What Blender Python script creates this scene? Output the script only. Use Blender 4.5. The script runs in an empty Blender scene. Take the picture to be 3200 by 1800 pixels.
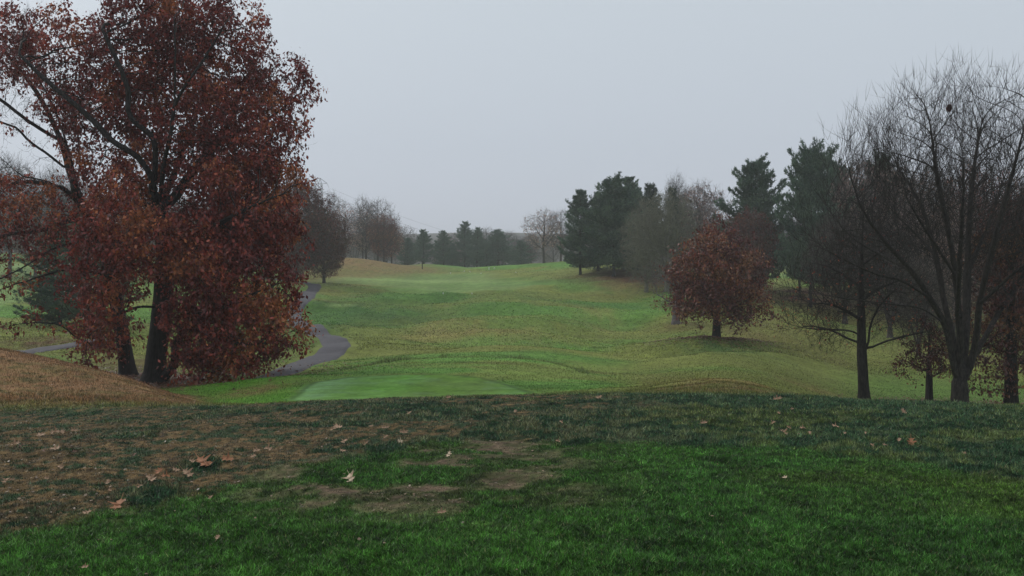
import bpy, math, time
import numpy as np
T0 = time.time(); DENS = 0.0006; SKY = 1.0; SUN = 1.2
F = 2700.0            # focal length in pixels of the 3200 px wide photograph
EYE = 1.65
C = bpy.context.scene.collection
rng = np.random.default_rng(7)

# ------------------------------------------------------------------ noise
def _h(ix, iy, s):
    n = (ix.astype(np.int64) * 374761393 + iy.astype(np.int64) * 668265263 + s * 1442695041) & 0x7fffffff
    n = ((n ^ (n >> 13)) * 1274126177) & 0x7fffffff
    n = (n ^ (n >> 16)) & 0xffff
    return n / 65535.0
def vnoise(x, y, s=0):
    x = np.asarray(x, float); y = np.asarray(y, float)
    ix = np.floor(x); iy = np.floor(y); fx = x - ix; fy = y - iy
    fx = fx * fx * fx * (fx * (fx * 6 - 15) + 10); fy = fy * fy * fy * (fy * (fy * 6 - 15) + 10)
    a = _h(ix, iy, s); b = _h(ix + 1, iy, s); c = _h(ix, iy + 1, s); d = _h(ix + 1, iy + 1, s)
    return (a + (b - a) * fx) * (1 - fy) + (c + (d - c) * fx) * fy
def fbm(x, y, s=0, o=4):
    t = 0; a = 1; w = 0
    for k in range(o):
        t = t + a * vnoise(x * 2 ** k + 17.3 * k, y * 2 ** k + 9.1 * k, s + k); w += a; a *= .52
    return t / w
def sst(a, b, x):
    t = np.clip((x - a) / (b - a), 0, 1); return t * t * (3 - 2 * t)

# ------------------------------------------------------------------ terrain height
COLS = np.array([-2600, -600, 0, 350, 650, 930, 1250, 1600, 1950, 2300, 2700, 3100, 3800, 5800], float)
ROWS = {  # distance : image row of the ground in each column (from -600 to 3800)
 15: [1320,1300,1288,1275,1260,1246,1238,1237,1240,1250,1266,1290],
 19: [1150,1190,1215,1264,1285,1270,1262,1235,1214,1290,1320,1330],
 24: [1040,1095,1168,1262,1265,1262,1255,1222,1190,1318,1340,1350],
 30: [1060,1110,1215,1232,1212,1210,1210,1205,1188,1310,1330,1340],
 37: [1100,1140,1205,1196,1172,1152,1152,1185,1165,1268,1285,1300],
 45: [1110,1130,1160,1165,1140,1124,1116,1160,1135,1228,1250,1260],
 55: [1080,1095,1110,1115,1097,1096,1092,1125,1098,1180,1200,1210],
 68: [1040,1050,1050,1055,1048,1058,1050,1075,1052,1120,1140,1150],
 83: [1000,1000,1000,1000,993,1008,1000,1020,1000,1050,1070,1080],
 100:[950,950,950,950,945,955,952,968,952,985,1005,1010],
 120:[905,905,910,910,905,917,917,915,908,915,935,940],
 150:[865,865,870,870,872,880,876,832,862,870,880,885],
 190:[820,820,835,840,845,852,830,815,848,850,855,860],
 240:[790,795,810,825,838,842,845,832,842,845,845,850],
 320:[785,790,800,820,835,842,845,840,835,835,835,840],
 500:[780,785,795,810,825,830,832,830,825,825,825,830],
 900:[770,760,770,770,765,735,728,745,770,770,770,780],
 1500:[770,760,770,770,765,745,745,755,770,770,770,780]}
RY = np.array([1.0, 6, 10] + sorted(ROWS), float)
_Z = [[0] * 12, [-.01] * 12, [-.09] * 12]
for k in sorted(ROWS):
    _Z.append([EYE - (p - 900) * k / F for p in ROWS[k]])
_Z = np.array(_Z); ZT = np.concatenate([_Z[:, :1], _Z, _Z[:, -1:]], 1)
LV = np.log(RY)
def _tan(x, y):      # limited (pchip-like) tangents along axis 0
    h = np.diff(x)[:, None]; d = np.diff(y, axis=0) / h
    m = np.zeros_like(y)
    s = d[:-1] * d[1:] > 0
    hm = 2 * d[:-1] * d[1:] / np.where(s, d[:-1] + d[1:], 1)
    av = (d[:-1] + d[1:]) / 2
    m[1:-1] = np.where(s, hm * .5 + av * .5, av * .35)
    m[0] = d[0]; m[-1] = d[-1]
    return m
MV = _tan(LV, ZT)
def _herm(x0, x1, y0, y1, m0, m1, x):
    h = x1 - x0; t = (x - x0) / h; t2 = t * t; t3 = t2 * t
    return (2*t3-3*t2+1)*y0 + (t3-2*t2+t)*h*m0 + (-2*t3+3*t2)*y1 + (t3-t2)*h*m1
def gbump(x, y, cx, cy, sx, sy, h):
    return h * np.exp(-((x - cx) / sx) ** 2 - ((y - cy) / sy) ** 2)
def H(x, y):
    x = np.atleast_1d(np.asarray(x, float)); y = np.atleast_1d(np.asarray(y, float))
    x, y = np.broadcast_arrays(x, y)
    shp = x.shape; x = x.ravel(); y = y.ravel()
    out = np.empty(len(x))
    for a in range(0, len(x), 200000):
        X = x[a:a+200000]; Y = y[a:a+200000]
        Yc = np.clip(Y, 1.0, 1499)
        px = np.clip(1600 + F * X / np.maximum(Y, 13), -2599, 5799)
        v = np.log(Yc); i = np.clip(np.searchsorted(LV, v) - 1, 0, len(LV) - 2)
        j = np.clip(np.searchsorted(COLS, px) - 1, 0, len(COLS) - 2)
        zc = []
        for k in (-1, 0, 1, 2):
            jj = np.clip(j + k, 0, len(COLS) - 1)
            zc.append(_herm(LV[i], LV[i+1], ZT[i, jj], ZT[i+1, jj], MV[i, jj], MV[i+1, jj], v))
        xc = [COLS[np.clip(j + k, 0, len(COLS) - 1)] for k in (-1, 0, 1, 2)]
        d1 = (zc[2] - zc[1]) / (xc[2] - xc[1])
        d0 = np.where(xc[1] > xc[0], (zc[1] - zc[0]) / np.maximum(xc[1] - xc[0], 1), d1)
        d2 = np.where(xc[3] > xc[2], (zc[3] - zc[2]) / np.maximum(xc[3] - xc[2], 1), d1)
        z = _herm(xc[1], xc[2], zc[1], zc[2], (d0 + d1) / 2, (d1 + d2) / 2, px)
        # local mounds and swales, all in metres
        z += gbump(X, Y, -33.5, 176, 9.5, 17, 3.0) + gbump(X, Y, -22, 185, 10, 14, 1.0)
        z += gbump(X, Y, -10.0, 34.4, 3.0, 1.3, .16) + gbump(X, Y, -12.6, 37.6, 2.6, 1.8, -.22)
        z += gbump(X, Y, -23, 232, 12, 14, 1.6)
        z += gbump(X, Y, 16.5, 63, 6.5, 4, .55) + gbump(X, Y, 15.2, 82, 2.6, 3, .45)
        z += gbump(X, Y, 8, 50, 7, 5, .35)
        z += gbump(X, Y, -26.0, 97, 6.0, 4.5, .9)      # small tee by the path
        z += gbump(X, Y, -8, 75, 8, 4, .5) + gbump(X, Y, 6, 92, 14, 5, .6) - gbump(X, Y, -18, 80, 10, 6, .5)
        g = sst(40, 60, Y) * (1 - .6 * sst(120, 150, Y))
        z += g * 1.9 * (fbm(X / 13, Y / 10, 3, 3) - .5) + g * .55 * (fbm(X / 4.5, Y / 3.5, 5, 3) - .5)
        n = 1 - sst(14, 20, Y)
        z += n * .07 * (fbm(X / 1.3, Y / 1.1, 9, 3) - .5) + n * .055 * (fbm(X / .30, Y / .3, 11, 2) - .5)
        z += sst(15, 20, Y) * (1 - sst(26, 34, Y)) * .12 * (fbm(X / 1.5, Y / 1.3, 13, 3) - .5)
        out[a:a+200000] = z
    return out.reshape(shp)
_YR = np.geomspace(4.0, 1300, 6000)
def ground_at(px, py, ymin=4.0):
    zr = EYE - (py - 900) * _YR / F
    hz = H((px - 1600) * _YR / F, _YR)
    ok = np.where((hz >= zr) & (_YR > ymin))[0]
    k = ok[0] if len(ok) else len(_YR) - 1
    Y = _YR[k]
    return (px - 1600) * Y / F, Y

# ------------------------------------------------------------------ colour of the turf
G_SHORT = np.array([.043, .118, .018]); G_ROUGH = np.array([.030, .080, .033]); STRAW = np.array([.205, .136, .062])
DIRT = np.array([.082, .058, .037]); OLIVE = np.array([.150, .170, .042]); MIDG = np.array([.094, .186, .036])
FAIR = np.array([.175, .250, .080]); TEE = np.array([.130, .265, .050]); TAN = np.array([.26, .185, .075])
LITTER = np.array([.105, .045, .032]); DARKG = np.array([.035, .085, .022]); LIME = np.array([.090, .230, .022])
BND = [(-300,1720),(0,1680),(200,1640),(430,1585),(700,1530),(900,1450),(1200,1410),(1400,1375),(1700,1385),(2000,1392),
       (2200,1390),(2500,1405),(2800,1450),(3000,1475),(3200,1510),(3500,1575)]
_b = np.array([ground_at(p, q) for p, q in BND]); _bx = _b[:, 0] / _b[:, 1]; _by = _b[:, 1]
def yb(x, y): return np.interp(x / np.maximum(y, 1), _bx, _by)
def spot(px, py, rx, ry):
    x, y = ground_at(px, py); _, y1 = ground_at(px, py - ry); _, y2 = ground_at(px, py + ry)
    return (x, y, rx * y / F, float(np.clip((y1 - y2) / 2, y * .03, y * .3)))
SPOTS = [  # px, py, rx, ry, colour, strength
 (1420,1000,120,34,TAN,.50),(1560,1030,130,12,TAN,.35),(1330,1052,80,10,TAN,.40),(1860,965,70,16,TAN,.40),(1950,915,110,16,TAN,.30),
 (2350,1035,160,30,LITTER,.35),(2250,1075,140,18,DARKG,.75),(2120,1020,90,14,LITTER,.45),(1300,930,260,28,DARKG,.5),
 (1600,1000,200,30,MIDG,.5),(1000,1040,130,45,DARKG,.55),(1060,960,110,26,DARKG,.7),(1180,1010,150,30,DARKG,.5),(2030,860,110,22,LITTER,.75),
 (2150,880,90,25,LITTER,.5),(1950,860,110,14,LITTER,.45),(2560,925,260,34,LITTER,.95),(2850,945,260,36,LITTER,.9),(3120,980,260,40,LITTER,.8),
 (2500,1010,170,45,TAN,.22),(2950,1090,180,70,TAN,.38),(2560,1105,200,40,TAN,.2),(1640,1075,150,20,TAN,.25),(2350,1203,200,10,TAN,.75),
 (2080,1190,120,10,TAN,.35),(2560,1222,130,8,TAN,.6),(1150,828,130,18,STRAW,.75),(1300,846,90,9,STRAW,.55),(150,1075,110,22,LITTER,.8),
 (470,1130,180,40,LITTER,.5),(1040,885,60,5,FAIR,.5),(800,1215,70,16,TAN,.35),(1250,1152,260,8,DARKG,.35),(1600,1150,160,14,DARKG,.45),
 (1300,1200,80,18,MIDG,.35),(1500,1155,120,10,DARKG,.25),(2480,860,90,25,FAIR,.9),(2700,865,90,14,FAIR,.85),(1560,905,120,30,MIDG,.25)]
SP = [spot(*s[:4]) + (s[4], s[5]) for s in SPOTS]
def inpoly(pts, x, y, soft):      # soft mask of an ellipse chain: list of (px,py) hull in world via ray test
    P = np.array(pts); n = len(P); inside = np.zeros(len(x), bool); dmin = np.full(len(x), 1e9)
    for i in range(n):
        a = P[i]; b = P[(i + 1) % n]
        c = ((a[1] > y) != (b[1] > y)) & (x < (b[0] - a[0]) * (y - a[1]) / (b[1] - a[1] + 1e-12) + a[0])
        inside ^= c
        d = b - a; t = np.clip(((x - a[0]) * d[0] + (y - a[1]) * d[1]) / (d @ d + 1e-9), 0, 1)
        dmin = np.minimum(dmin, np.hypot(x - a[0] - t * d[0], y - a[1] - t * d[1]))
    return np.where(inside, sst(0, soft, dmin), 0)
def Wp(*pts): return [ground_at(a, b, 22) for a, b in pts]
TEE_P = Wp((905,1236),(960,1196),(1080,1178),(1240,1170),(1400,1169),(1520,1180),(1600,1202)) + [(1.0, 27.2), (.8, 24.5), (-5.5, 24.0), (-6.9, 26)]
BACK_P = Wp((870,880),(1010,862),(1250,852),(1400,850),(1560,848),(1750,876),(1760,890),(1680,906),(1560,915),(1350,919),(1200,905),(1100,890),(980,884))
SMALL_P = Wp((985,962),(1000,952),(1060,948),(1130,950),(1110,960),(1040,964))
LEFT_P = Wp((-700,960),(-300,985),(0,965),(110,940),(230,915),(360,880),(480,850),(300,826),(0,822),(-400,815),(-700,815))
def turf(x, y):
    """colour (n,3), blade height, blade density of the turf at world points"""
    x = x.astype(float); y = y.astype(float)
    px = 1600 + F * x / np.maximum(y, 4)
    n1 = fbm(x / .75, y / .70, 21, 5); n2 = fbm(x / .22, y / .22, 25, 3); n3 = fbm(x / 3.2, y / 2.4, 29, 3); n4 = fbm(x / 12, y / 9, 33, 4)
    n5 = fbm(x / .06, y / .06, 37, 2); n7 = vnoise(x / .028, y / .035, 45); n6 = fbm(x / 2.2, y / 1.6, 39, 4)
    # --- far and middle ground
    c = MIDG + (OLIVE - MIDG) * sst(.35, .65, n4 + .12 * (sst(1500, 2500, px)) + .10 * (sst(80, 50, y)))[:, None]
    c = c * (.62 + .50 * n6 + .48 * fbm(x / 5.5, y / 1.3, 53, 4))[:, None]
    c = c + (OLIVE * .95 - c) * (sst(1950, 2400, px) * sst(110, 80, y) * .6)[:, None]
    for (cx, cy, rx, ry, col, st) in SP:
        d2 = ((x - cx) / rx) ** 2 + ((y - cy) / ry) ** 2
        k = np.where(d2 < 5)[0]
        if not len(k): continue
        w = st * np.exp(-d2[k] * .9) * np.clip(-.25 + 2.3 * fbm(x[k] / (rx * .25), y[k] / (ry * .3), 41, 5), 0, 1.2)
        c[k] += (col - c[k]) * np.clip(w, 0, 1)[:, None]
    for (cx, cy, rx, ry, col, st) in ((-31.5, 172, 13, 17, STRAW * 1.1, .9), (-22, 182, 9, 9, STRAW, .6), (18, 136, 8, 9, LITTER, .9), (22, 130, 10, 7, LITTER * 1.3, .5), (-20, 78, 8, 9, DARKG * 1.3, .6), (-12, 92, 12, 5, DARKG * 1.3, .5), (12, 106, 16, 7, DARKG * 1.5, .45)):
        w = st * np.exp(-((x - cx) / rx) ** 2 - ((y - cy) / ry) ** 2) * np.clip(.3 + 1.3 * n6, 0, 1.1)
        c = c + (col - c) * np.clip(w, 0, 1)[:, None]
    bw = inpoly(BACK_P, x, y, 9.) * (.55 + .45 * sst(.3, .6, n4 * .5 + n6 * .5))
    strp = .07 * np.sin(x / 1.3) + .10 * np.sin(y / 4.4 + .06 * x) + .35 * (n4 - .5)
    c = c + (FAIR * (1 + strp[:, None]) - c) * (bw * .95)[:, None]
    c = c + (FAIR * .9 - c) * inpoly(SMALL_P, x, y, .7)[:, None] * .8
    c = c + (FAIR * (1 + .4 * (n4[:, None] - .5)) - c) * inpoly(LEFT_P, x, y, 2.)[:, None]
    gr = sst(2500, 2800, px) * sst(60, 50, y) * sst(28, 34, y)
    c = c + (MIDG * .9 - c) * (gr * .75)[:, None]
    # rough slope just behind the tee lip
    # --- tee complex 22..45 m
    tz = sst(21, 24, y) * sst(46, 43, y) * sst(500, 700, px) * sst(2050, 1850, px)
    tc = MIDG * 1.15 * (.6 + .8 * n6[:, None]) + (OLIVE - MIDG) * (.9 * sst(.35, .65, n3))[:, None]
    lime = sst(1000, 860, px) * sst(40, 34, y)
    tc = tc + (LIME - tc) * (lime * .85)[:, None]
    pat = np.exp(-((x + 9.0) / 1.0) ** 2 - ((y - 30.5) / 2.4) ** 2) * sst(.3, .55, n2 + .2 * n1)
    tc = tc + (TAN * .8 - tc) * np.clip(pat * 1.2, 0, .8)[:, None]
    ti = inpoly(TEE_P, x + .35 * (n6 - .5), y + .5 * (n6 - .5), .45)
    tcol = TEE * (.82 + .36 * n3[:, None] + .05 * np.sin(x * 2.6)[:, None]) + (LIME - TEE) * (.55 * sst(.4, .65, n3))[:, None] + (np.array([.17, .30, .13]) - TEE) * (.55 * sst(-5.2, -6.6, x) + .35 * sst(.5, .7, n1))[:, None] + (OLIVE-TEE) * (.35 * sst(-4.2, -2.5, x) * sst(.5, -1.5, x))[:, None]
    tc = tc + (tcol - tc) * ti[:, None]
    edge = np.exp(-((inpoly(TEE_P, x, y, .6) - .35) / .3) ** 2) * (ti > 0) * (ti < .98)
    tc = tc * (1 - .45 * edge[:, None])
    c = c + (tc - c) * tz[:, None]
    # --- brown mound at the left and the tan mound right of the tee
    m = sst(.57, .70, -x / np.maximum(y, 1) * .0 + (15.2 - 0) / 24) * 0
    um = x / np.maximum(y, 1)
    mound = sst(-.335, -.375, um - .02 * (n1 - .5) + .0) * sst(15.6, 17.0, y + .8 * (n1 - .5)) * sst(30, 27, y)
    STW = np.array([.235, .132, .064])
    mc = STW + (OLIVE * .8 - STW) * (.45 * sst(.45, .68, n3 * .5 + n2 * .5))[:, None] + (DIRT * .8 - STRAW) * (.55 * sst(.55, .72, n2))[:, None]
    c = c + (mc - c) * mound[:, None]
    nm = sst(24, 21, y) * sst(15, 17, y) * sst(-.335, -.3, um)
    rc = OLIVE * .8 + (TAN * .9 - OLIVE) * (.8 * sst(.42, .62, n1 * .6 + n2 * .4) * sst(.1, .2, um) * sst(.42, .36, um))[:, None] + (G_ROUGH * 1.2 - OLIVE) * (.8 * sst(.33, .40, um))[:, None]
    c = c + (rc - c) * nm[:, None]
    # --- foreground 0..16 m
    fg = sst(16.6, 15.2, y + .5 * (n1 - .5))
    yB = yb(x, y) * (1 + .10 * (n1 - .5) + .03 * (n2 - .5))
    short = sst(.25, -.25, y - yB)
    left = sst(1500, 500, px); right = sst(1750, 2350, px)
    # short turf
    sc = G_SHORT * (0.78 + .55 * n1[:, None]) + np.array([.03, .02, .0]) * (sst(.5, .75, n3) * 1.0)[:, None] + (np.array([.026, .090, .020]) - G_SHORT) * (.5 * sst(.42, .6, n3))[:, None]
    mid = sst(560, 1000, px) * sst(2150, 1500, px) * sst(5.6, 7.0, y) + sst(900, 300, px) * sst(5.4, 6.4, y) * .6
    wear = sst(.550, .66, n1 * .60 + n2 * .30 + n3 * .1 + .055 * np.clip(mid, 0, 1) - .11 * right) * np.clip(mid, 0, 1)
    sc = sc + (np.array([.085, .085, .035]) - sc) * (.75 * sst(.40, .56, n1 * .5 + n3 * .5) * np.clip(mid, 0, 1))[:, None]
    sc = sc + (DIRT - sc) * (wear * (.55 + .45 * sst(.4, .6, n2 * .5 + n5 * .5)))[:, None]
    # rough band
    rg = G_ROUGH * (.8 + .5 * n2[:, None])
    rb = STRAW * 1.15 + (DIRT * .9 - STRAW * 1.15) * sst(.42, .60, n2 * .5 + n5 * .5)[:, None]
    rb = rb + (G_ROUGH * .7 - rb) * (sst(.5, .62, n2 * .4 + n5 * .25 + n1 * .35) * .8)[:, None]  # green patches darkened, painting in the shade that missing blades would give
    ol = np.array([.075, .115, .028])
    dg = np.exp(-((y - (7.2 + 4.0 * np.clip(px / 1000, 0, 1.6))) / 2.2) ** 2)
    wb = sst(.47, .56, n1 * .6 + n2 * .30 + n3 * .1 + .055 * left - .12 * right + .06 * dg * left)
    ro = rg + (ol - rg) * (sst(.50, .62, n3 * .6 + n2 * .4) * (1 - left) * .85)[:, None]
    ro = ro + (np.array([.17, .12, .065]) - ro) * (sst(.50, .60, n2 * .6 + n5 * .4) * .45 * (1 - .6 * right))[:, None]
    ro = ro + (rb - ro) * (wb * (1 - .65 * right))[:, None]
    fc = ro + (sc - ro) * short[:, None]
    c = c + (fc - c) * fg[:, None]
    c = c * ((.80 + .40 * n5) * (1 + fg * (1.1 * (n7 - .5) + .6 * (n5 - .5))) * (1 - fg + fg * (.40 + 1.2 * n2)))[:, None]
    # blades
    hgt = .030 + .0 * x
    rough_h = .024 + .030 * sst(.42, .66, n5 * .5 + n2 * .5) ; rough_h = rough_h * (1 - .5 * wb)
    tus = sst(.46, .62, n1 * .5 + n2 * .5)
    hgt = fg * (short * (.016 + .010 * n5 + .008 * n2) * (1 - .6 * wear) + (1 - short) * rough_h) + (1 - fg) * (.05 + .03 * n2)
    dens = np.clip(1 - fg * (short * wear * .65 + (1 - short) * wb * .25), .05, 1)
    hgt = np.where(ti * tz > .2, .012, hgt)
    c = c + (np.array([.055, .05, .042]) - c) * sst(300, 380, y)[:, None]
    return np.clip(c, .004, 1), hgt, dens

# ------------------------------------------------------------------ mesh and material helpers
def mesh_from(name, V, T=None, Q=None, col=None, mats=(), smooth=False, midx=None):
    me = bpy.data.meshes.new(name)
    V = np.asarray(V, np.float32)
    T = np.zeros((0, 3), np.int32) if T is None else np.asarray(T, np.int32)
    Q = np.zeros((0, 4), np.int32) if Q is None else np.asarray(Q, np.int32)
    me.vertices.add(len(V)); me.vertices.foreach_set('co', V.ravel())
    L = np.concatenate([T.ravel(), Q.ravel()]); me.loops.add(len(L)); me.loops.foreach_set('vertex_index', L)
    tot = np.concatenate([np.full(len(T), 3), np.full(len(Q), 4)]).astype(np.int32)
    st = np.concatenate([[0], np.cumsum(tot)[:-1]]).astype(np.int32) if len(tot) else tot
    me.polygons.add(len(tot)); me.polygons.foreach_set('loop_start', st); me.polygons.foreach_set('loop_total', tot)
    if midx is not None: me.polygons.foreach_set('material_index', np.asarray(midx, np.int32))
    me.polygons.foreach_set('use_smooth', np.full(len(tot), bool(smooth)))
    me.update(calc_edges=True)
    if col is not None:
        a = me.color_attributes.new('tint', 'FLOAT_COLOR', 'POINT')
        c4 = np.ones((len(V), 4), np.float32); c4[:, :3] = col; a.data.foreach_set('color', c4.ravel())
    for m in mats: me.materials.append(m)
    return me
def link(name, me, parent=None, loc=None):
    o = bpy.data.objects.new(name, me); C.objects.link(o)
    if parent is not None: o.parent = parent
    if loc is not None: o.location = loc
    return o
def tag(o, label=None, cat=None, group=None, kind=None):
    if label: o['label'] = label
    if cat: o['category'] = cat
    if group: o['group'] = group
    if kind: o['kind'] = kind
    return o
def empty(name, loc, label, cat, group=None):
    o = bpy.data.objects.new(name, None); C.objects.link(o); o.location = loc; o.empty_display_size = .3
    return tag(o, label, cat, group)
def mat(name):
    m = bpy.data.materials.new(name); m.use_nodes = True
    return m, m.node_tree.nodes, m.node_tree.links, m.node_tree.nodes['Principled BSDF']
def leafy(name, transl=.25, rough=.6, spec=.15, nscale=0, namt=.3):
    m, N, Lk, P = mat(name)
    at = N.new('ShaderNodeAttribute'); at.attribute_name = 'tint'
    src = at.outputs['Color']
    if nscale:
        tc = N.new('ShaderNodeTexCoord'); nz = N.new('ShaderNodeTexNoise'); nz.inputs['Scale'].default_value = nscale; nz.inputs['Detail'].default_value = 9; nz.inputs['Roughness'].default_value = .75
        Lk.new(tc.outputs['Object'], nz.inputs['Vector'])
        mp = N.new('ShaderNodeMapRange'); mp.inputs['To Min'].default_value = 1 - namt; mp.inputs['To Max'].default_value = 1 + namt
        mp.inputs['From Min'].default_value = .25; mp.inputs['From Max'].default_value = .75
        Lk.new(nz.outputs['Fac'], mp.inputs['Value'])
        vm = N.new('ShaderNodeVectorMath'); vm.operation = 'SCALE'
        Lk.new(src, vm.inputs[0]); Lk.new(mp.outputs['Result'], vm.inputs['Scale']); src = vm.outputs['Vector']
    Lk.new(src, P.inputs['Base Color']); P.inputs['Roughness'].default_value = rough; P.inputs['Specular IOR Level'].default_value = spec
    if transl:
        tr = N.new('ShaderNodeBsdfTranslucent'); Lk.new(src, tr.inputs['Color'])
        mx = N.new('ShaderNodeMixShader'); mx.inputs[0].default_value = transl
        Lk.new(P.outputs[0], mx.inputs[1]); Lk.new(tr.outputs[0], mx.inputs[2]); Lk.new(mx.outputs[0], N['Material Output'].inputs['Surface'])
    return m
def bark(name, c1, c2, sc=6.0):
    m, N, Lk, P = mat(name)
    tc = N.new('ShaderNodeTexCoord'); mp = N.new('ShaderNodeMapping'); mp.inputs['Scale'].default_value = (sc * 2.2, sc * 2.2, sc * .5)
    Lk.new(tc.outputs['Object'], mp.inputs['Vector'])
    nz = N.new('ShaderNodeTexNoise'); nz.inputs['Scale'].default_value = 1.0; nz.inputs['Detail'].default_value = 6; nz.inputs['Roughness'].default_value = .65
    Lk.new(mp.outputs[0], nz.inputs['Vector'])
    rp = N.new('ShaderNodeValToRGB'); rp.color_ramp.elements[0].position = .38; rp.color_ramp.elements[1].position = .66
    rp.color_ramp.elements[0].color = (*c1, 1); rp.color_ramp.elements[1].color = (*c2, 1)
    Lk.new(nz.outputs['Fac'], rp.inputs[0]); Lk.new(rp.outputs[0], P.inputs['Base Color'])
    b = N.new('ShaderNodeBump'); b.inputs['Strength'].default_value = .9; b.inputs['Distance'].default_value = .04
    Lk.new(nz.outputs['Fac'], b.inputs['Height']); Lk.new(b.outputs[0], P.inputs['Normal'])
    P.inputs['Roughness'].default_value = .85; P.inputs['Specular IOR Level'].default_value = .2
    return m
M_LEAF = leafy('oak_leaf', .28, .42, .45); M_NEEDLE = leafy('needles', .12); M_GRASS = leafy('grass_blade', .22, .5, .3)
M_TURF = leafy('turf', 0, .95, .1, 1.3, .45)
M_BARKD = bark('dark_bark', (.010, .009, .009), (.042, .035, .032))
M_BARKG = bark('grey_bark', (.025, .021, .019), (.12, .10, .088)); M_BARKM = bark('furrowed_bark', (.010, .009, .008), (.055, .045, .040))
M_BARKO = bark('olive_bark', (.10, .10, .075), (.24, .235, .17))
M_BARKP = bark('pale_bark', (.075, .065, .065), (.17, .15, .15))

# ------------------------------------------------------------------ ground mesh
rows = np.concatenate([[-60, -25, -10, -4, -1, 1, 2.2, 3], np.geomspace(3.6, 24, 330), np.geomspace(24.1, 320, 430)[0:], np.geomspace(325, 1500, 40)])
us = np.concatenate([np.linspace(-3, -1.0, 24)[:-1], np.linspace(-1, -.64, 60)[:-1], np.linspace(-.64, .64, 460), np.linspace(.64, 1, 60)[1:], np.linspace(1, 3, 24)[1:]])
YY = np.repeat(rows[:, None], len(us), 1)
XX = us[None, :] * (np.maximum(YY, 0) * .98 + 3.0)
XX[:8] = us[None, :] * np.maximum(np.abs(rows[:8, None]) * 1.2, 6)
x = XX.ravel(); y = YY.ravel(); z = H(x, y)
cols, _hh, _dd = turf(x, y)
cols = cols * (1 - .62 * sst(17.5, 15.5, y) * _dd * sst(.35, .9, _dd))[:, None]    # thatch and soil tone, with shade between dense blades painted in
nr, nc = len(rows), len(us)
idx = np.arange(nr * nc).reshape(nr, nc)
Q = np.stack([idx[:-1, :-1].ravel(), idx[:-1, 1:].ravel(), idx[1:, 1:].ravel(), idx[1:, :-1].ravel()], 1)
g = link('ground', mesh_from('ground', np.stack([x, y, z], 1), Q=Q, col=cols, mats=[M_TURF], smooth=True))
tag(g, kind='structure')
def HZ(x, y): return float(H(x, y)[0])
print('ground', time.time() - T0)

# ------------------------------------------------------------------ paths
m, N, Lk, P = mat('asphalt')
tc = N.new('ShaderNodeTexCoord'); nz = N.new('ShaderNodeTexNoise'); nz.inputs['Scale'].default_value = 1.3; nz.inputs['Detail'].default_value = 8; nz.inputs['Roughness'].default_value = .7
Lk.new(tc.outputs['Object'], nz.inputs['Vector'])
rp = N.new('ShaderNodeValToRGB'); rp.color_ramp.elements[0].position = .35; rp.color_ramp.elements[1].position = .68
rp.color_ramp.elements[0].color = (.052, .047, .054, 1); rp.color_ramp.elements[1].color = (.082, .075, .084, 1)
Lk.new(nz.outputs['Fac'], rp.inputs[0]); Lk.new(rp.outputs[0], P.inputs['Base Color']); P.inputs['Roughness'].default_value = .8
P.inputs['Specular IOR Level'].default_value = .3
M_ASPH = m
def smooth_line(P, n):
    P = np.array(P, float); s = np.concatenate([[0], np.cumsum(np.linalg.norm(np.diff(P, axis=0), axis=1))])
    m = _tan2(s, P); t = np.linspace(0, s[-1], n); i = np.clip(np.searchsorted(s, t) - 1, 0, len(s) - 2)
    return _herm(s[i][:, None], s[i+1][:, None], P[i], P[i+1], m[i], m[i+1], t[:, None])
def _tan2(x, y):
    m = np.zeros_like(y); m[1:-1] = (y[2:] - y[:-2]) / (x[2:] - x[:-2])[:, None]
    m[0] = (y[1] - y[0]) / (x[1] - x[0]); m[-1] = (y[-1] - y[-2]) / (x[-1] - x[-2]); return m
def path(name, pts, w, n=260):
    L = smooth_line(pts, n); d = np.gradient(L, axis=0); d /= np.linalg.norm(d, axis=1)[:, None]
    nrm = np.stack([-d[:, 1], d[:, 0]], 1); k = 9
    wj = w / 2 * (1 + .05 * (fbm(np.arange(n) * .15, np.zeros(n), 71, 2) - .5))
    t = np.linspace(-1, 1, k)
    P2 = L[:, None, :] + nrm[:, None, :] * (t[None, :, None] * wj[:, None, None])
    zz = H(P2[..., 0], P2[..., 1]) + .045 + .02 * (1 - t[None, :] ** 2)
    zz[:, 0] -= .12; zz[:, -1] -= .12
    V = np.concatenate([P2, zz[..., None]], 2).reshape(-1, 3)
    ii = np.arange(n * k).reshape(n, k)
    Q = np.stack([ii[:-1, :-1].ravel(), ii[:-1, 1:].ravel(), ii[1:, 1:].ravel(), ii[1:, :-1].ravel()], 1)
    o = link(name, mesh_from(name, V, Q=Q, mats=[M_ASPH], smooth=True)); return tag(o, kind='structure')
pp = [(860,1176),(921,1148),(986,1125),(1033,1104),(1053,1083),(1036,1057),(986,1033),(937,1013),(913,990),(922,966),(945,938),(975,911),(984,896),(955,884),(890,876),(800,872)]
pw = [ground_at(a, b, 30) for a, b in pp]
pw = [(pw[0][0] - 2.0, pw[0][1] - 2.2), (pw[0][0] - 1.0, pw[0][1] - 1.1)] + pw
path('path', pw, 2.15)
path('path', [ground_at(a, b, 33) for a, b in [(20,1118),(104,1098),(155,1089),(221,1079),(300,1068),(360,1066)]], 1.8, 90)

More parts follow.
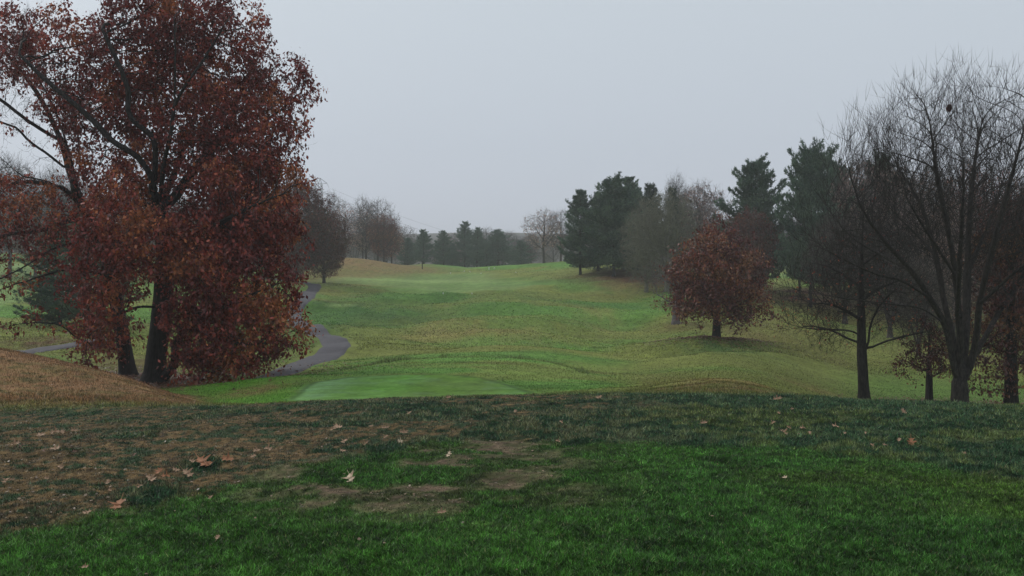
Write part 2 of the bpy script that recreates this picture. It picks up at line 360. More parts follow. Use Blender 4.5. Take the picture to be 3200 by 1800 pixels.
# ------------------------------------------------------------------ tree machinery
def nrmz(v): return v / np.maximum(np.linalg.norm(v, axis=-1, keepdims=True), 1e-9)
def grow(seedP, seedPar, A, step, dk, it=120, trop=(0, 0, .12), jit=.15, rs=None, maxn=14000, mom=.55):
    rs = rs or rng; org = np.array(seedP[0], float); A = A - org
    P = np.zeros((maxn, 3)); Par = np.full(maxn, -1); n = len(seedP)
    P[:n] = seedP - org; Par[:n] = seedPar
    D = np.full(len(A), 1e9); Ni = np.zeros(len(A), int)
    def upd(a, b):
        A2 = (A * A).sum(1)
        for s in range(a, b, 500):
            e = min(b, s + 500)
            d = A2[:, None] + (P[s:e] ** 2).sum(1)[None] - 2 * (A @ P[s:e].T)
            k = d.argmin(1); dm = np.sqrt(np.maximum(d[np.arange(len(A)), k], 0))
            q = dm < D; D[q] = dm[q]; Ni[q] = s + k[q]
    upd(0, n); trop = np.array(trop); kids = np.zeros(maxn, int); Dn = np.zeros((maxn, 3))
    for i in range(1, n):
        if Par[i] >= 0: Dn[i] = nrmz(P[i] - P[Par[i]])
    for _ in range(it):
        keep = D > dk
        A = A[keep]; D = D[keep]; Ni = Ni[keep]
        if len(A) == 0: break
        u, inv = np.unique(Ni, return_inverse=True)
        S = np.zeros((len(u), 3)); np.add.at(S, inv, nrmz(A - P[Ni]))
        ok = kids[u] < 4
        u = u[ok]; S = S[ok]
        if len(u) == 0: break
        d = nrmz(nrmz(S) + trop + mom * Dn[u] * (kids[u] == 0)[:, None] + mom * .3 * Dn[u] + rs.normal(0, jit, S.shape))
        m = min(len(u), maxn - n)
        if m <= 0: break
        P[n:n+m] = P[u[:m]] + d[:m] * step; Par[n:n+m] = u[:m]; Dn[n:n+m] = d[:m]; kids[u[:m]] += 1
        upd(n, n + m); n += m
    return P[:n] + org, Par[:n]
def radii(Par, R, r0):
    n = len(Par); tips = np.ones(n); has = np.zeros(n, bool); has[Par[Par >= 0]] = True
    cnt = np.where(has, 0., 1.)
    for i in range(n - 1, 0, -1): cnt[Par[i]] += cnt[i]
    N = max(cnt[0], 2); e = math.log(N) / math.log(R / r0)
    return r0 * cnt ** (1 / e), has
def polyseeds(lines, step):
    """lines: list of (start_index or (line, fraction), [points]) -> seed nodes"""
    P = []; Par = []; ends = []
    for ref, pts in lines:
        pts = np.array(pts, float)
        s = np.concatenate([[0], np.cumsum(np.linalg.norm(np.diff(pts, axis=0), axis=1))]); n = max(2, int(s[-1] / step) + 1)
        L = smooth_line(pts, n); L += rng.normal(0, step * .05, L.shape) * np.linspace(0, 1, n)[:, None]
        if ref is None: par = -1; a = 0
        else:
            allp = np.array(P); par = int(np.linalg.norm(allp - L[0], axis=1).argmin()); a = 1
        for k in range(a, n):
            P.append(L[k]); Par.append(par); par = len(P) - 1
    return np.array(P), np.array(Par)
def tubes(P, Par, r, base_flare=.5, rmin=0, rmax=9):
    n = len(P); d = np.zeros((n, 3)); ch = Par >= 0
    d[ch] = P[ch] - P[Par[ch]]; d = nrmz(d)
    main = np.full(n, -1); best = np.zeros(n)
    for i in range(1, n):
        p = Par[i]
        if p >= 0 and r[i] > best[p]: best[p] = r[i]; main[p] = i
    avg = d.copy(); hm = main >= 0; avg[hm] = nrmz(d[hm] + d[main[hm]]); avg[0] = (0, 0, 1)
    rr = r.copy(); hb = P[:, 2] - P[0, 2]; dist = np.linalg.norm(P[:, :2] - P[0, :2], axis=1)
    near = (dist < 1.5) & (hb < 2); rr[near] *= 1 + base_flare * np.exp(-np.maximum(hb[near], 0) / .45)
    S = np.where(rr > .07, 9, np.where(rr > .022, 5, 3))
    Vs = []; Qs = []; off = 0
    def ring(c, D, R, s):
        ref = np.where(np.abs(D[:, 2:3]) > .75, np.array([[.35, .93, 0]]), np.array([[.1, .15, .98]]))
        ref = np.broadcast_to(np.array([[.62, .75, .22]]), D.shape)
        a = nrmz(np.cross(D, ref)); b = np.cross(D, a)
        t = np.arange(s) / s * 2 * np.pi
        rad = R[:, None] * (1 + (.10 * np.sin(t * 3 + c[:, :1] * 3) if s == 9 else 0 * t))
        return c[:, None, :] + rad[..., None] * (a[:, None, :] * np.cos(t)[None, :, None] + b[:, None, :] * np.sin(t)[None, :, None])
    for s in (9, 5, 3):
        seg = np.where(ch & (S == s) & (rr >= rmin) & (rr < rmax))[0]
        if not len(seg): continue
        p = Par[seg]; ism = main[p] == seg
        B = ring(P[seg], avg[seg], rr[seg], s)
        r0 = np.where(ism, rr[p], np.minimum(rr[p] * .9, rr[seg] * np.where(rr[seg] > .05, 1.7, 1.25)))
        dA = np.where((ism & (p != 0))[:, None], avg[p], d[seg]); dA[p == 0] = avg[0]
        A = ring(P[p], dA, r0, s)
        m = len(seg); V = np.concatenate([A, B], 1).reshape(-1, 3)
        b0 = off + np.arange(m)[:, None] * 2 * s; k = np.arange(s)[None, :]; k1 = (k + 1) % s
        Qs.append(np.stack([b0 + k, b0 + k1, b0 + s + k1, b0 + s + k], 2).reshape(-1, 4)); Vs.append(V); off += len(V)
    if not Vs: return np.zeros((0, 3)), np.zeros((0, 4), int)
    return np.concatenate(Vs), np.concatenate(Qs)
def twigs(P, D, L, r, rs):
    """slender 3-sided spikes from P along D (unit) of length L; slightly bent in the middle"""
    n = len(P); ref = nrmz(rs.normal(size=(n, 3))); a = nrmz(np.cross(D, ref)); b = np.cross(D, a)
    mid = P + D * (L * .5)[:, None] + a * (L * .06)[:, None] ; tip = P + D * L[:, None] + np.array([0, 0, .10]) * L[:, None]
    t = np.arange(3) / 3 * 2 * np.pi; o = a[:, None, :] * np.cos(t)[None, :, None] + b[:, None, :] * np.sin(t)[None, :, None]
    rr = np.broadcast_to(np.asarray(r, float), (n,))
    V = np.concatenate([P[:, None, :] + o * rr[:, None, None], mid[:, None, :] + o * (rr * .75)[:, None, None], tip[:, None, :]], 1)
    b0 = np.arange(n)[:, None] * 7; k = np.arange(3)[None, :]; k1 = (k + 1) % 3
    Q = np.stack([b0 + k, b0 + k1, b0 + 3 + k1, b0 + 3 + k], 2).reshape(-1, 4)
    T = np.stack([b0 + 3 + k, b0 + 3 + k1, b0 + 6 + 0 * k], 2).reshape(-1, 3)
    return V.reshape(-1, 3), T, Q, mid, tip
def leaves(P, L, W, rs, droop=.9, spread=.7):
    n = len(P); d = nrmz(rs.normal(0, spread, (n, 3)) + np.array([0, 0, -droop])); s = nrmz(np.cross(d, rs.normal(size=(n, 3))))
    nn = np.cross(d, s); L = L[:, None]; W = W[:, None]
    V = np.stack([P, P + d * L * .5 + s * W * .5 + nn * W * .15, P + d * L + nn * L * .12, P + d * L * .45 - s * W * .5 + nn * W * .15], 1).reshape(-1, 3)
    b = np.arange(n)[:, None] * 4
    return V, np.concatenate([b, b + 1, b + 2, b + 3], 1)
def merge(parts):
    V = []; T = []; Q = []; CC = []; MT = []; MQ = []; off = 0
    for v, t, q, c, m in parts:
        V.append(v); c = np.broadcast_to(c, (len(v), 3)) if c is not None else np.full((len(v), 3), .1); CC.append(c)
        if t is not None and len(t): T.append(t + off); MT.append(np.full(len(t), m))
        if q is not None and len(q): Q.append(q + off); MQ.append(np.full(len(q), m))
        off += len(v)
    T = np.concatenate(T) if T else None; Q = np.concatenate(Q) if Q else None
    return np.concatenate(V), T, Q, np.concatenate(CC), np.concatenate(MT + MQ)
RUST = np.array([[.165, .028, .023], [.265, .048, .032], [.350, .085, .048], [.200, .062, .045], [.40, .13, .05]])
def leafcols(P, pal, rs, w, sc=1.3):
    t = fbm(P[:, 0] / sc + P[:, 1] / sc * .6, P[:, 2] / sc + 40, 51, 3)
    t = np.clip((t - .5) * 2.6 + .5 + rs.normal(0, .22, len(P)), 0, .999)
    cw = np.cumsum(w) / np.sum(w); k = np.searchsorted(cw, t)
    return np.clip(pal[k] * (.45 + 1.1 * rs.random((len(P), 1)) ** 1.4), 0, 1)
def build_tree(P, Par, R, r0, rs, bark_m, nleaf=0, leafL=.15, pal=RUST, w=(1, 1, 1, 1, .4), rthr=.02, spread=.22, ntw=3, twL=.45, twr=.005,
               barec=(.05, .04, .035), leafmask=None, up=.5, droop=.9, sub=2, nodedens=1.0, names=('trunk', 'crown'), parent=None, lsc=1.3, ntw_mask=None, tws=.55):
    """adds the child meshes trunk (all wood thicker than a twig) and crown (twigs and leaves)"""
    r, has = radii(Par, R, r0)
    base = P[0].copy(); Pl = P - base
    V, Qd = tubes(Pl, Par, r)
    tr = link(names[0], mesh_from(names[0], V, Q=Qd, mats=[bark_m], smooth=True), parent)
    d = np.zeros_like(P); ch = Par >= 0; d[ch] = nrmz(P[ch] - P[Par[ch]])
    thin = np.where((r < rthr) & ch)[0]
    parts = []
    if ntw:
        tn = thin if ntw_mask is None else thin[ntw_mask(P[thin])]
        src = np.repeat(tn, ntw)
        D = nrmz(d[src] * .8 + rs.normal(0, tws, (len(src), 3)) + np.array([0, 0, up]))
        L = twL * (.5 + rs.random(len(src))); P0 = Pl[src] - d[src] * rs.random((len(src), 1)) * .2
        v, t, q, mid, tip = twigs(P0, D, L, twr, rs); parts.append((v, t, q, np.array(barec), 1))
        if sub:
            D2 = nrmz(np.repeat(D, sub, 0) + rs.normal(0, .5, (len(D) * sub, 3)) + np.array([0, 0, up * .6]))
            M2 = np.repeat(mid + (tip - mid) * rs.random((len(mid), 1)) * .8, sub, 0)
            v, t, q, _, _ = twigs(M2, D2, np.repeat(L, sub) * .55, twr * .8, rs); parts.append((v, t, q, np.array(barec), 1))
    if nleaf:
        tk = thin
        if leafmask is not None: tk = thin[rs.random(len(thin)) < leafmask(P[thin])]
        k = rs.poisson(nleaf, len(tk)); src = np.repeat(tk, k)
        clump = rs.normal(0, spread * .55, (len(P), 3))
        P0 = Pl[src] + clump[src] + rs.normal(0, spread * .6, (len(src), 3))
        Ls = leafL * (.5 + 1.0 * rs.random(len(src)) ** 1.3)
        v, q = leaves(P0, Ls, Ls * (.42 + .25 * rs.random(len(src))), rs, droop)
        c = leafcols(P0 + base, pal, rs, w, lsc)
        parts.append((v, None, q, np.repeat(c, 4, 0), 0))
    V, T, Q_, CC, MI = merge(parts)
    cr = link(names[1], mesh_from(names[1], V, T, Q_, CC, [M_LEAF, bark_m], midx=MI), parent)
    return tr, cr
def W3(px, py, Y, dy=0):
    return np.array([(px - 1600) * (Y + dy) / F, Y + dy, EYE - (py - 900) * (Y + dy) / F])
def blobs(bl, Y, dens, rs, clus=7, cs=.38, flat=.8):
    """attractor clusters in ellipsoids given by px, py, radius px, depth offset"""
    out = []
    for b in bl:
        px, py, rp = b[:3]; dy = b[3] if len(b) > 3 else 0; k = b[4] if len(b) > 4 else 1
        c = W3(px, py, Y, dy); rad = rp * Y / F
        n = max(3, int(dens * k * rad ** 3 * 4.2 * flat / clus) if rad > 1 else 4)
        u = nrmz(rs.normal(size=(n, 3))) * (rs.random((n, 1)) ** .42) * rad; u[:, 1] *= flat
        cc = c + u
        out.append((cc[:, None, :] + rs.normal(0, cs, (n, clus, 3))).reshape(-1, 3))
    return np.concatenate(out)
print('helpers', time.time() - T0)
# ------------------------------------------------------------------ big oak with rust leaves
def guide(Y, lst): return [W3(p[0], p[1], Y, p[2] if len(p) > 2 else 0) for p in lst]
def start_tree(px, Y, lines, step):
    """lines: list of pixel polylines; the first is the trunk, its first point is put on the ground"""
    L = [guide(Y, l) for l in lines]
    L[0][0] = np.array([(px - 1600) * Y / F, Y, HZ((px - 1600) * Y / F, Y) - .12])
    return polyseeds([(None if i == 0 else 1, l) for i, l in enumerate(L)], step)
rs = np.random.default_rng(11)
Y1 = 39.0
lines = [
 [(482,1190),(487,1120),(497,1040),(505,960),(511,880),(512,790),(503,710),(492,650)],
 [(492,650,0),(478,600,-.5),(468,545,-.9),(430,490,-1.3),(350,440,-1.6),(285,370,-1.8),(160,265,-2),(60,170,-2)],
 [(492,650,0),(503,590,-.6),(510,520,-1.4),(528,440,-2.2),(545,330,-2.6),(548,200,-3),(545,60,-3.2)],
 [(478,600,-.5),(485,500,-1),(475,430,-1.4),(405,360,-1.8),(400,280,-2),(370,200,-2.2),(320,90,-2.2)],
 [(545,330,-2.6),(580,265,-2.8),(640,180,-2.6),(700,80,-3)],
 [(497,655,0),(540,620,.4),(600,540,1),(690,430,2),(735,330,2.6),(800,190,3),(850,130,3.2)],
 [(690,430,2),(790,400,2.4),(880,340,2.5),(940,290,2.6)],
 [(507,790,0),(570,750,-1),(680,700,-2.2),(800,640,-3),(900,600,-3.4)],
 [(510,860,0),(450,810,-1),(380,760,-2),(300,740,-3),(240,700,-3.5)],
 [(482,1178,0),(520,1172,-.2),(545,1130,-.5),(550,1075,-.8),(590,1025,-1.3),(660,980,-2),(760,930,-3),(850,900,-3.6)],
 [(590,1025,-1.3),(680,1050,-2.2),(760,1075,-3),(850,1070,-3.4)],
 [(545,1130,-.5),(600,1120,-1.2),(670,1125,-1.9),(740,1150,-2.4)],
 [(512,830,0),(560,840,1.2),(660,860,2.4),(780,850,3.4)],
 [(505,960,0),(430,960,-1.2),(360,990,-2.2),(290,1040,-2.8)],
 [(492,650,0),(520,600,2),(580,450,3.6),(620,330,4.6)],
 [(503,700,0),(450,620,-2.2),(380,560,-4),(330,500,-5)],
]
sP, sPar = start_tree(482, Y1, lines, .32)
BL = [(640,60,120,0,1),(540,20,120),(420,110,150,0),(250,130,110,1),(110,140,95,1),(40,110,70,2),(740,110,95,0),(560,200,160,1.5,.8),(700,260,130,1),(850,210,80,1),(900,270,65,1),
 (380,300,160,1),(200,280,90,2),(820,370,120,1),(620,400,160,2,.7),(450,470,120,2,.7),(760,480,150,0),(900,480,75,0),(250,420,85,2),(300,560,90,0),
 (640,600,160,1.5,.7),(820,620,130,-1),(900,590,70,-1),(420,620,110,.5,1),(500,800,80,-1.5,1.2),(450,700,70,-1.6,1.2),(760,560,120,-1.5,1),(860,440,90,-1,1),(820,760,110,-2,1.3),(860,760,85,-1),(720,760,150,-2),(600,800,120,-2.5,.9),(870,860,80,-2,2.2),(860,920,70,-2,2.2),(740,920,130,-3,1.6),
 (640,980,120,-2.5,2.4),(850,1030,85,-3,3.2),(740,1070,110,-3,3.2),(640,1110,90,-2.5,3),(700,1150,60,-2,3.5),(800,1120,60,-2.6,3),(570,940,70,-3,1.0),(380,910,80,-3,1.2),(300,1010,70,-3,1.4),(640,1150,40,-1,3),(780,1000,90,3,2),(400,760,130,-3),(300,820,80,-3.5),
 (560,300,150,3.5,.5),(700,520,150,3.5,.7),(760,700,150,3),(650,860,150,3),(480,330,130,4,.5),(370,680,120,2.5),(260,1070,55,-2.5,1.5),(800,300,110,3.5),(560,100,130,3)]
A = blobs(BL, Y1, 13, rs, 12, .34)
A = A[A[:, 2] > H(A[:, 0], A[:, 1]) + .25]
P, Par = grow(sP, sPar, A, .25, .30, 140, (0, 0, .05), .2, rs, 34000)
t1 = empty('oak_tree', tuple(P[0]), 'largest oak, dense rust red leaves, dark forked trunk standing past the brown mound', 'tree', 'oaks by the mound')
build_tree(P, Par, .47, .0075, rs, M_BARKD, 17.5, .165, RUST, (2.6, 2.4, .9, .3, .10), .016, .24, 1, .35, .005, parent=t1, sub=1, up=.1)
print('oak', len(P), time.time() - T0)
# leaning, half bare oak behind it
Y2 = 43.0
lines = [
 [(402,1190),(388,1080),(368,960),(352,870),(336,800),(300,715),(262,650),(238,590)],
 [(238,590,0),(215,520,.5),(190,440,1),(140,330,1.4),(95,262,1.8),(20,170,2),(-90,60,2.4)],
 [(238,600,0),(228,520,-.5),(205,440,-1),(170,340,-1.4),(120,240,-1.8),(90,120,-2.2)],
 [(215,535,.5),(160,490,0),(90,440,-.4),(50,400,-.6),(-40,370,-1),(-140,330,-1.4)],
 [(190,440,1),(130,405,.4),(70,365,0),(0,310,0),(-100,240,.2)],
 [(262,650,0),(200,590,-.8),(120,560,-1.6),(60,545,-2.2),(0,490,-2.8),(-90,440,-3)],
 [(200,590,-.8),(110,568,-.4),(20,575,0),(-80,560,.5)],
 [(345,830,0),(300,760,-1.4),(235,758,-2.6),(160,780,-3.4),(110,815,-4),(0,870,-5),(-90,900,-5)],
 [(340,815,0),(255,690,-1.6),(130,720,-2.2),(40,730,-2.8),(-60,760,-3)],
 [(352,870,0),(290,850,-1.5),(200,845,-2.6),(110,870,-3.4),(0,905,-4)],
 [(380,1040,0),(330,1085,-1.5),(250,1060,-2.8),(185,1015,-3.6),(100,1008,-4),(-20,1030,-4.4)],
 [(368,960,0),(310,930,1),(250,990,1.5),(200,960,2)],
 [(238,590,0),(250,500,1.5),(240,400,2),(225,300,2.4)],
]
sP, sPar = start_tree(402, Y2, lines, .34)
BL2 = [(100,640,95,-2,1),(0,640,100,-2,1),(-110,620,110,-1),(210,700,80,-2),(120,730,90,-3,.8),(0,790,100,-3,.7),(280,600,80,0),(60,330,110,0,.35),(120,220,110,0,.6),(0,230,110,0,.5),
  (-80,140,130,1,.7),(-120,380,130,0,.5),(40,480,90,-1,.30),(150,440,70,0,.3),(250,850,80,-2.5,.5),(120,870,80,-3,.4),(60,900,60,-3.5,.4),(230,990,70,1,.7),(90,1010,40,-4,.5),(300,900,90,1),(330,1040,90,-1.5),
  (240,340,90,2,.7),(60,110,90,2,.8),(-160,860,100,-4,.5),(260,1100,55,-1.5,.8),(330,760,80,1)]
A = blobs(BL2, Y2, 10, rs, 6, .38); A = A[A[:, 2] > H(A[:, 0], A[:, 1]) + .3]
P, Par = grow(sP, sPar, A, .27, .34, 120, (0, 0, .0), .28, rs, 24000)
def mask2(Q_):
    px = 1600 + Q_[:, 0] / Q_[:, 1] * F; py = 900 - (Q_[:, 2] - EYE) / Q_[:, 1] * F
    m = .92 - .85 * sst(230, 150, px) * sst(230, 320, py) * sst(580, 520, py) - .45 * sst(260, 160, px) * sst(780, 830, py)
    return np.clip(m, .03, 1)
t2 = empty('oak_tree', tuple(P[0]), 'leaning oak behind the largest oak, its long bare limbs reaching away to the side', 'tree', 'oaks by the mound')
build_tree(P, Par, .36, .0075, rs, M_BARKD, 16, .16, RUST, (2, 2, .8, .4, .12), .016, .24, 2, .5, .005, leafmask=mask2, parent=t2, sub=2, up=.1)
print('oak2', len(P), time.time() - T0)

# ------------------------------------------------------------------ big bare maple at the right
Y3 = 38.0
lines = [
 [(3000,1275),(3000,1225),(3000,1175),(3002,1100,-.2),(2998,1000,-.5),(2985,860,-.8),(2955,682,-1.2),(2925,526,-1.6),(2905,378,-1.9)],
 [(2999,1200,0),(2982,1150,-.1),(2968,1080,-.3),(2950,1010,-.6),(2905,930,-1),(2850,850,-1.4),(2770,760,-2),(2700,665,-2.4),(2660,560,-2.7),(2640,465,-3)],
 [(2999,1150,0),(2988,1100,.3),(2975,1040,.4),(2950,940,.9),(2925,800,1.5),(2880,647,2.2),(2810,526,2.8),(2760,404,3.2)],
 [(3000,1165,0),(3014,1110,.2),(3020,1000,.6),(3022,850,1.2),(3030,656,1.8),(3050,482,2.2),(3075,343,2.4)],
 [(3000,1205,0),(3032,1140,0),(3052,1050,-.4),(3062,950,-.9),(3095,800,-1.5),(3140,630,-2),(3180,482,-2.4),(3215,352,-2.6)],
 [(3035,1130,0),(3085,1040,.6),(3150,930,1.4),(3240,800,2.2),(3330,647,3),(3380,508,3.4)],
 [(2950,1010,-.6),(2880,965,-1.6),(2780,950,-2.6),(2640,932,-3.4),(2520,912,-4),(2430,890,-4.3)],
 [(2905,930,-1),(2820,880,-2),(2720,850,-3),(2600,790,-3.8),(2510,720,-4.2)],
 [(2850,850,-1.4),(2760,800,0),(2660,740,1),(2580,647,1.6)],
 [(2925,800,1.5),(2860,730,3),(2780,647,4),(2720,543,4.6)],
 [(2985,860,-.8),(2920,760,-2.5),(2850,647,-3.6),(2800,508,-4.4)],
 [(3022,850,1.2),(3080,720,3),(3130,578,4.2),(3160,439,4.8)],
 [(3062,950,-.9),(3140,880,-2.4),(3230,800,-3.4),(3320,700,-4)],
 [(2990,1000,-.5),(3000,800,-3),(3010,613,-4.2),(3010,439,-4.6)],
]
sP, sPar = start_tree(3000, Y3, lines, .30)
rs = np.random.default_rng(23)
BL3 = [(2740,578,120,-1),(2680,700,110,-2),(2800,465,110,0),(2900,386,110,-1),(3000,378,120,1),(3110,378,120,0),(3220,395,120,0),(2850,578,140,2),(2960,543,150,-3),(3080,543,150,3),(3200,552,150,-1),
  (2620,800,90,-3),(2540,860,70,-4,.6),(2760,760,110,1),(2880,720,140,3),(3000,700,150,-4),(3120,720,140,3),(3240,700,150,0),(3350,578,140,2),(3330,760,120,-2),(2700,499,80,-2.6),(2660,578,60,-3),
  (2640,682,70,2),(2860,860,90,-3,.7),(3150,860,90,-3,.7),(2450,890,40,-4,.6),(2950,880,80,-3.5,.5),(3060,860,90,2,.6)]
A = blobs(BL3, Y3, 22, rs, 1, .1)
if len(A) > 19000: A = A[rs.permutation(len(A))[:19000]]
P, Par = grow(sP, sPar, A, .28, .36, 160, (0, 0, .42), .06, rs, 26000, 1.0)
t3 = empty('bare_tree', tuple(P[0]), 'tallest leafless tree, many upright stems fanning from one thick furrowed trunk', 'tree', 'bare trees')
build_tree(P, Par, .34, .0085, rs, M_BARKM, 0, rthr=.0135, ntw=1, tws=.28, twL=1.15, twr=.0075, barec=(.13, .11, .10), up=1.0, sub=2, parent=t3)
print('bare', len(P), time.time() - T0)
# squirrel nest of dry leaves high in it
c = W3(2966, 337, Y3, -1.2)
q = nrmz(rs.normal(0, 1, (900, 3))) * (rs.random((900, 1)) ** .5) * np.array([.075, .07, .12]); v, qd = leaves(q, np.full(900, .10), np.full(900, .05), rs, .3)
n_ = link('squirrel_nest', mesh_from('squirrel_nest', v, Q=qd, col=np.repeat(leafcols(q, RUST * .5, rs, (1, 1, .3, 1, 0)), 4, 0), mats=[M_LEAF]), loc=tuple(c))
tag(n_, 'dark squirrel nest of dry leaves caught high in the tallest leafless tree', 'nest')

# slim bare pin oak
Y4 = 41.0
lines = [
 [(2702,1250),(2698,1180),(2694,1100),(2692,1000),(2692,900),(2693,800),(2697,700),(2700,610)],
 [(2696,1105,0),(2712,1075,-.1),(2720,1020,-.3),(2740,970,-.5),(2762,940,-.6),(2800,900,-1)],
 [(2690,1050,0),(2660,1035,-.3),(2600,1030,-.8),(2540,1028,-1.2),(2470,1015,-1.6),(2425,995,-1.8)],
 [(2690,1072,0),(2655,1060,.4),(2590,1030,1),(2520,1020,1.4),(2440,1035,1.8)],
 [(2715,1090,0),(2760,1070,-.8),(2830,1050,-1.4),(2900,1035,-1.8)],
 [(2690,1092,0),(2660,1075,-1),(2640,1060,-1.8)],
 [(2692,1000,0),(2650,975,-.5),(2590,950,-1.2),(2530,950,-1.8)],
 [(2692,940,0),(2740,905,1),(2800,880,1.6),(2860,850,2)],
 [(2692,900,0),(2640,860,1),(2580,830,1.8),(2520,820,2.4)],
 [(2693,830,0),(2750,790,-.8),(2800,760,-1.4)],[(2694,790,0),(2650,750,-.8),(2600,720,-1.4)],
 [(2692,960,0),(2700,940,-1.5),(2710,920,-2.6)],
]
sP, sPar = start_tree(2702, Y4, lines, .28)
BL4 = [(2560,960,95,-1),(2480,1000,60,-1),(2640,900,100,-1,1.5),(2740,880,100,0),(2830,930,100,0,1.5),(2870,1030,70,-1,2),(2500,920,80,0,1.6),(2580,1020,80,1,1.6),(2620,1060,60,0,.7),(2690,760,90,0),(2620,790,80,1),(2770,770,80,-1),(2700,660,70,0),(2690,880,120,2),(2590,860,80,2),
  (2560,1060,50,0,.6),(2780,1000,70,1),(2440,1020,45,1,.6)]
A = blobs(BL4, Y4, 34, rs, 1, .1)
P, Par = grow(sP, sPar, A, .23, .27, 100, (0, 0, -.0), .16, rs, 22000)
t4 = empty('bare_tree', tuple(P[0]), 'slim leafless tree with one straight trunk and long level lower branches', 'tree', 'bare trees')
build_tree(P, Par, .235, .0065, rs, M_BARKD, .35, .11, rthr=.011, ntw=2, twL=.45, twr=.006, barec=(.11, .095, .085), up=.0, sub=2, parent=t4)

# small and right-edge russet oaks
MAR = np.array([[.125, .030, .026], [.195, .050, .036], [.265, .080, .046], [.165, .085, .058], [.34, .15, .07]])
def gen_lines(px, Y, base, top, hw, n, lean=0, low=.25, rise=.35):
    """trunk + n main limbs in random directions for a tree of pixel box size"""
    hpx = base - top
    L = [[(px, base), (px + lean * .3, base - hpx * .3), (px + lean * .7, base - hpx * .6), (px + lean, base - hpx * .88)]]
    for k in range(n):
        f = low + (.85 - low) * (k + .5) / n; az = k * 2.4 + rs.random() * .6; R = hw * (.75 if f < .5 else .75 * (1.25 - f)) * (.8 + .4 * rs.random())
        x0 = px + lean * f; y0 = base - hpx * f; dx = math.cos(az) * R; dy = math.sin(az) * R * Y / F * .9
        L.append([(x0, y0, 0), (x0 + dx * .5, y0 - R * rise * .6, dy * .5), (x0 + dx, y0 - R * rise * 1.3, dy)])
    return L
def oak(px, base, top, hw, Y, label, name='oak_tree', cat='tree', group=None, pal=MAR, w=(1, 1.3, 1, .6, .3), low=.2, dens=3, nleaf=8, leafL=.15, R=None, r0=.0075, step=.3, bl=None, bm=None,
        n=9, lean=0, ntw=1, sub=1, up=.2, rise=.35, lm=None, spread=.22, trop=(0, 0, .05), clus=6, maxn=9000, twL=.4, rthr=.016, cy=.5, twr=.005, dens2=1, k0=.55, barec=(.05, .04, .035), cs=.36):
    sP, sPar = start_tree(px, Y, gen_lines(px, Y, base, top, hw, n, lean, low, rise), step)
    if bl is None:
        hpx = base - top; bl = []
        cyy = base - hpx * cy - hpx * low * .4; ry = hpx * (1 - low) / 2
        for k in range(26):
            u = nrmz(rs.normal(size=3)) * rs.random() ** .4 * .72
            bl.append((px + lean * .6 + u[0] * hw, top + ry + u[2] * ry * 1.0, k0 * hw * (.55 + .25 * rs.random()), u[1] * hw * Y / F))
    A = blobs(bl, Y, dens * 5 * dens2, rs, clus, cs); A = A[A[:, 2] > H(A[:, 0], A[:, 1]) + .5]
    if len(A) > 12000: A = A[rs.permutation(len(A))[:12000]]
    P, Par = grow(sP, sPar, A, step * .85, step, 90, trop, .2, rs, maxn * 2)
    t = empty(name, tuple(P[0]), label, cat, group)
    build_tree(P, Par, R or (.04 * (base - top) * Y / F / 2 + .03), r0, rs, bm or M_BARKD, nleaf, leafL, pal, w, rthr, spread, ntw, twL, twr, parent=t, sub=sub, up=up, leafmask=lm, barec=barec)
    return t
oak(2904, 1262, 1020, 92, 41.5, 'small stocky oak holding dark russet leaves between two leafless trees', group='russet oaks', pal=MAR * .62, R=.16, nleaf=14, low=.30, cy=.5, n=8, dens=16, step=.2, clus=6,
    bl=[(2904,1120,60,0),(2850,1130,48,0),(2955,1135,48,0),(2880,1080,52,.3),(2935,1085,50,-.3),(2820,1150,30,0),(2985,1150,30,0),(2904,1120,60,-1),(2904,1110,60,1),(2900,1040,40,0,.6)], cs=.22, leafL=.12, spread=.15)
oak(3160, 1276, 640, 170, 40, 'dark russet oak cut by the photo edge, thick trunk beside the tallest leafless tree', group='russet oaks', pal=MAR * .62, R=.28, low=.18, n=12, dens=6, nleaf=11, ntw=2,
    bl=[(3160,1060,90,0),(3090,1100,70,-1),(3240,1100,90,1),(3130,960,90,1),(3210,960,90,-1),(3160,850,90,0,.8),(3100,780,80,1,.6),(3220,800,90,0,.8),(3170,700,80,0,.6),(3060,1170,50,-1,.8),(3130,1200,50,-1,.6),(3280,1000,90,1),(3050,1020,60,1,.7),(3280,860,90,2)])
# red oak in the middle of the slope
oak(2240, 1078, 697, 165, 63, 'rounded red leafed oak standing alone on its own grassy knoll', group='russet oaks', R=.27, low=.22, n=14, dens=2.6, nleaf=12, leafL=.19, w=(2.2, 2.0, 1.1, .4, .1), pal=MAR * .88, step=.32, maxn=12000, spread=.27, ntw=1, clus=9, dens2=1.6,
    bl=[(2240,755,50,0),(2200,790,55,1),(2290,790,55,-1),(2165,850,72,0),(2318,850,72,0),(2150,815,45,0),(2335,815,45,0),(2240,800,75,-1.5),(2240,850,80,0),(2145,910,52,0),(2340,910,52,0),(2240,900,80,-2,1.2),(2240,880,80,2.4),(2130,955,36,0),(2165,965,45,-1),(2310,965,45,-1),(2365,955,42,0),(2385,968,20,-.5),(2335,968,24,1),(2240,945,36,-1,.8),(2175,930,60,2),(2305,930,60,2),(2210,735,34,0),(2265,728,30,.4),(2140,965,20,0,.6),(2365,905,36,0),(2120,910,30,0),(2200,965,22,-1.5)])
# pale trunked bare tree behind it
oak(2113, 1024, 760, 95, 82, 'pale trunked leafless tree standing just behind the rounded red oak', 'bare_tree', group='bare trees', R=.33, bm=M_BARKP, nleaf=1.2, low=.15, dens=1.2, n=9, step=.45, ntw=2, sub=1, twL=.8, twr=.008, k0=.6, clus=1, r0=.012, rthr=.02)
print('mid trees', time.time() - T0)

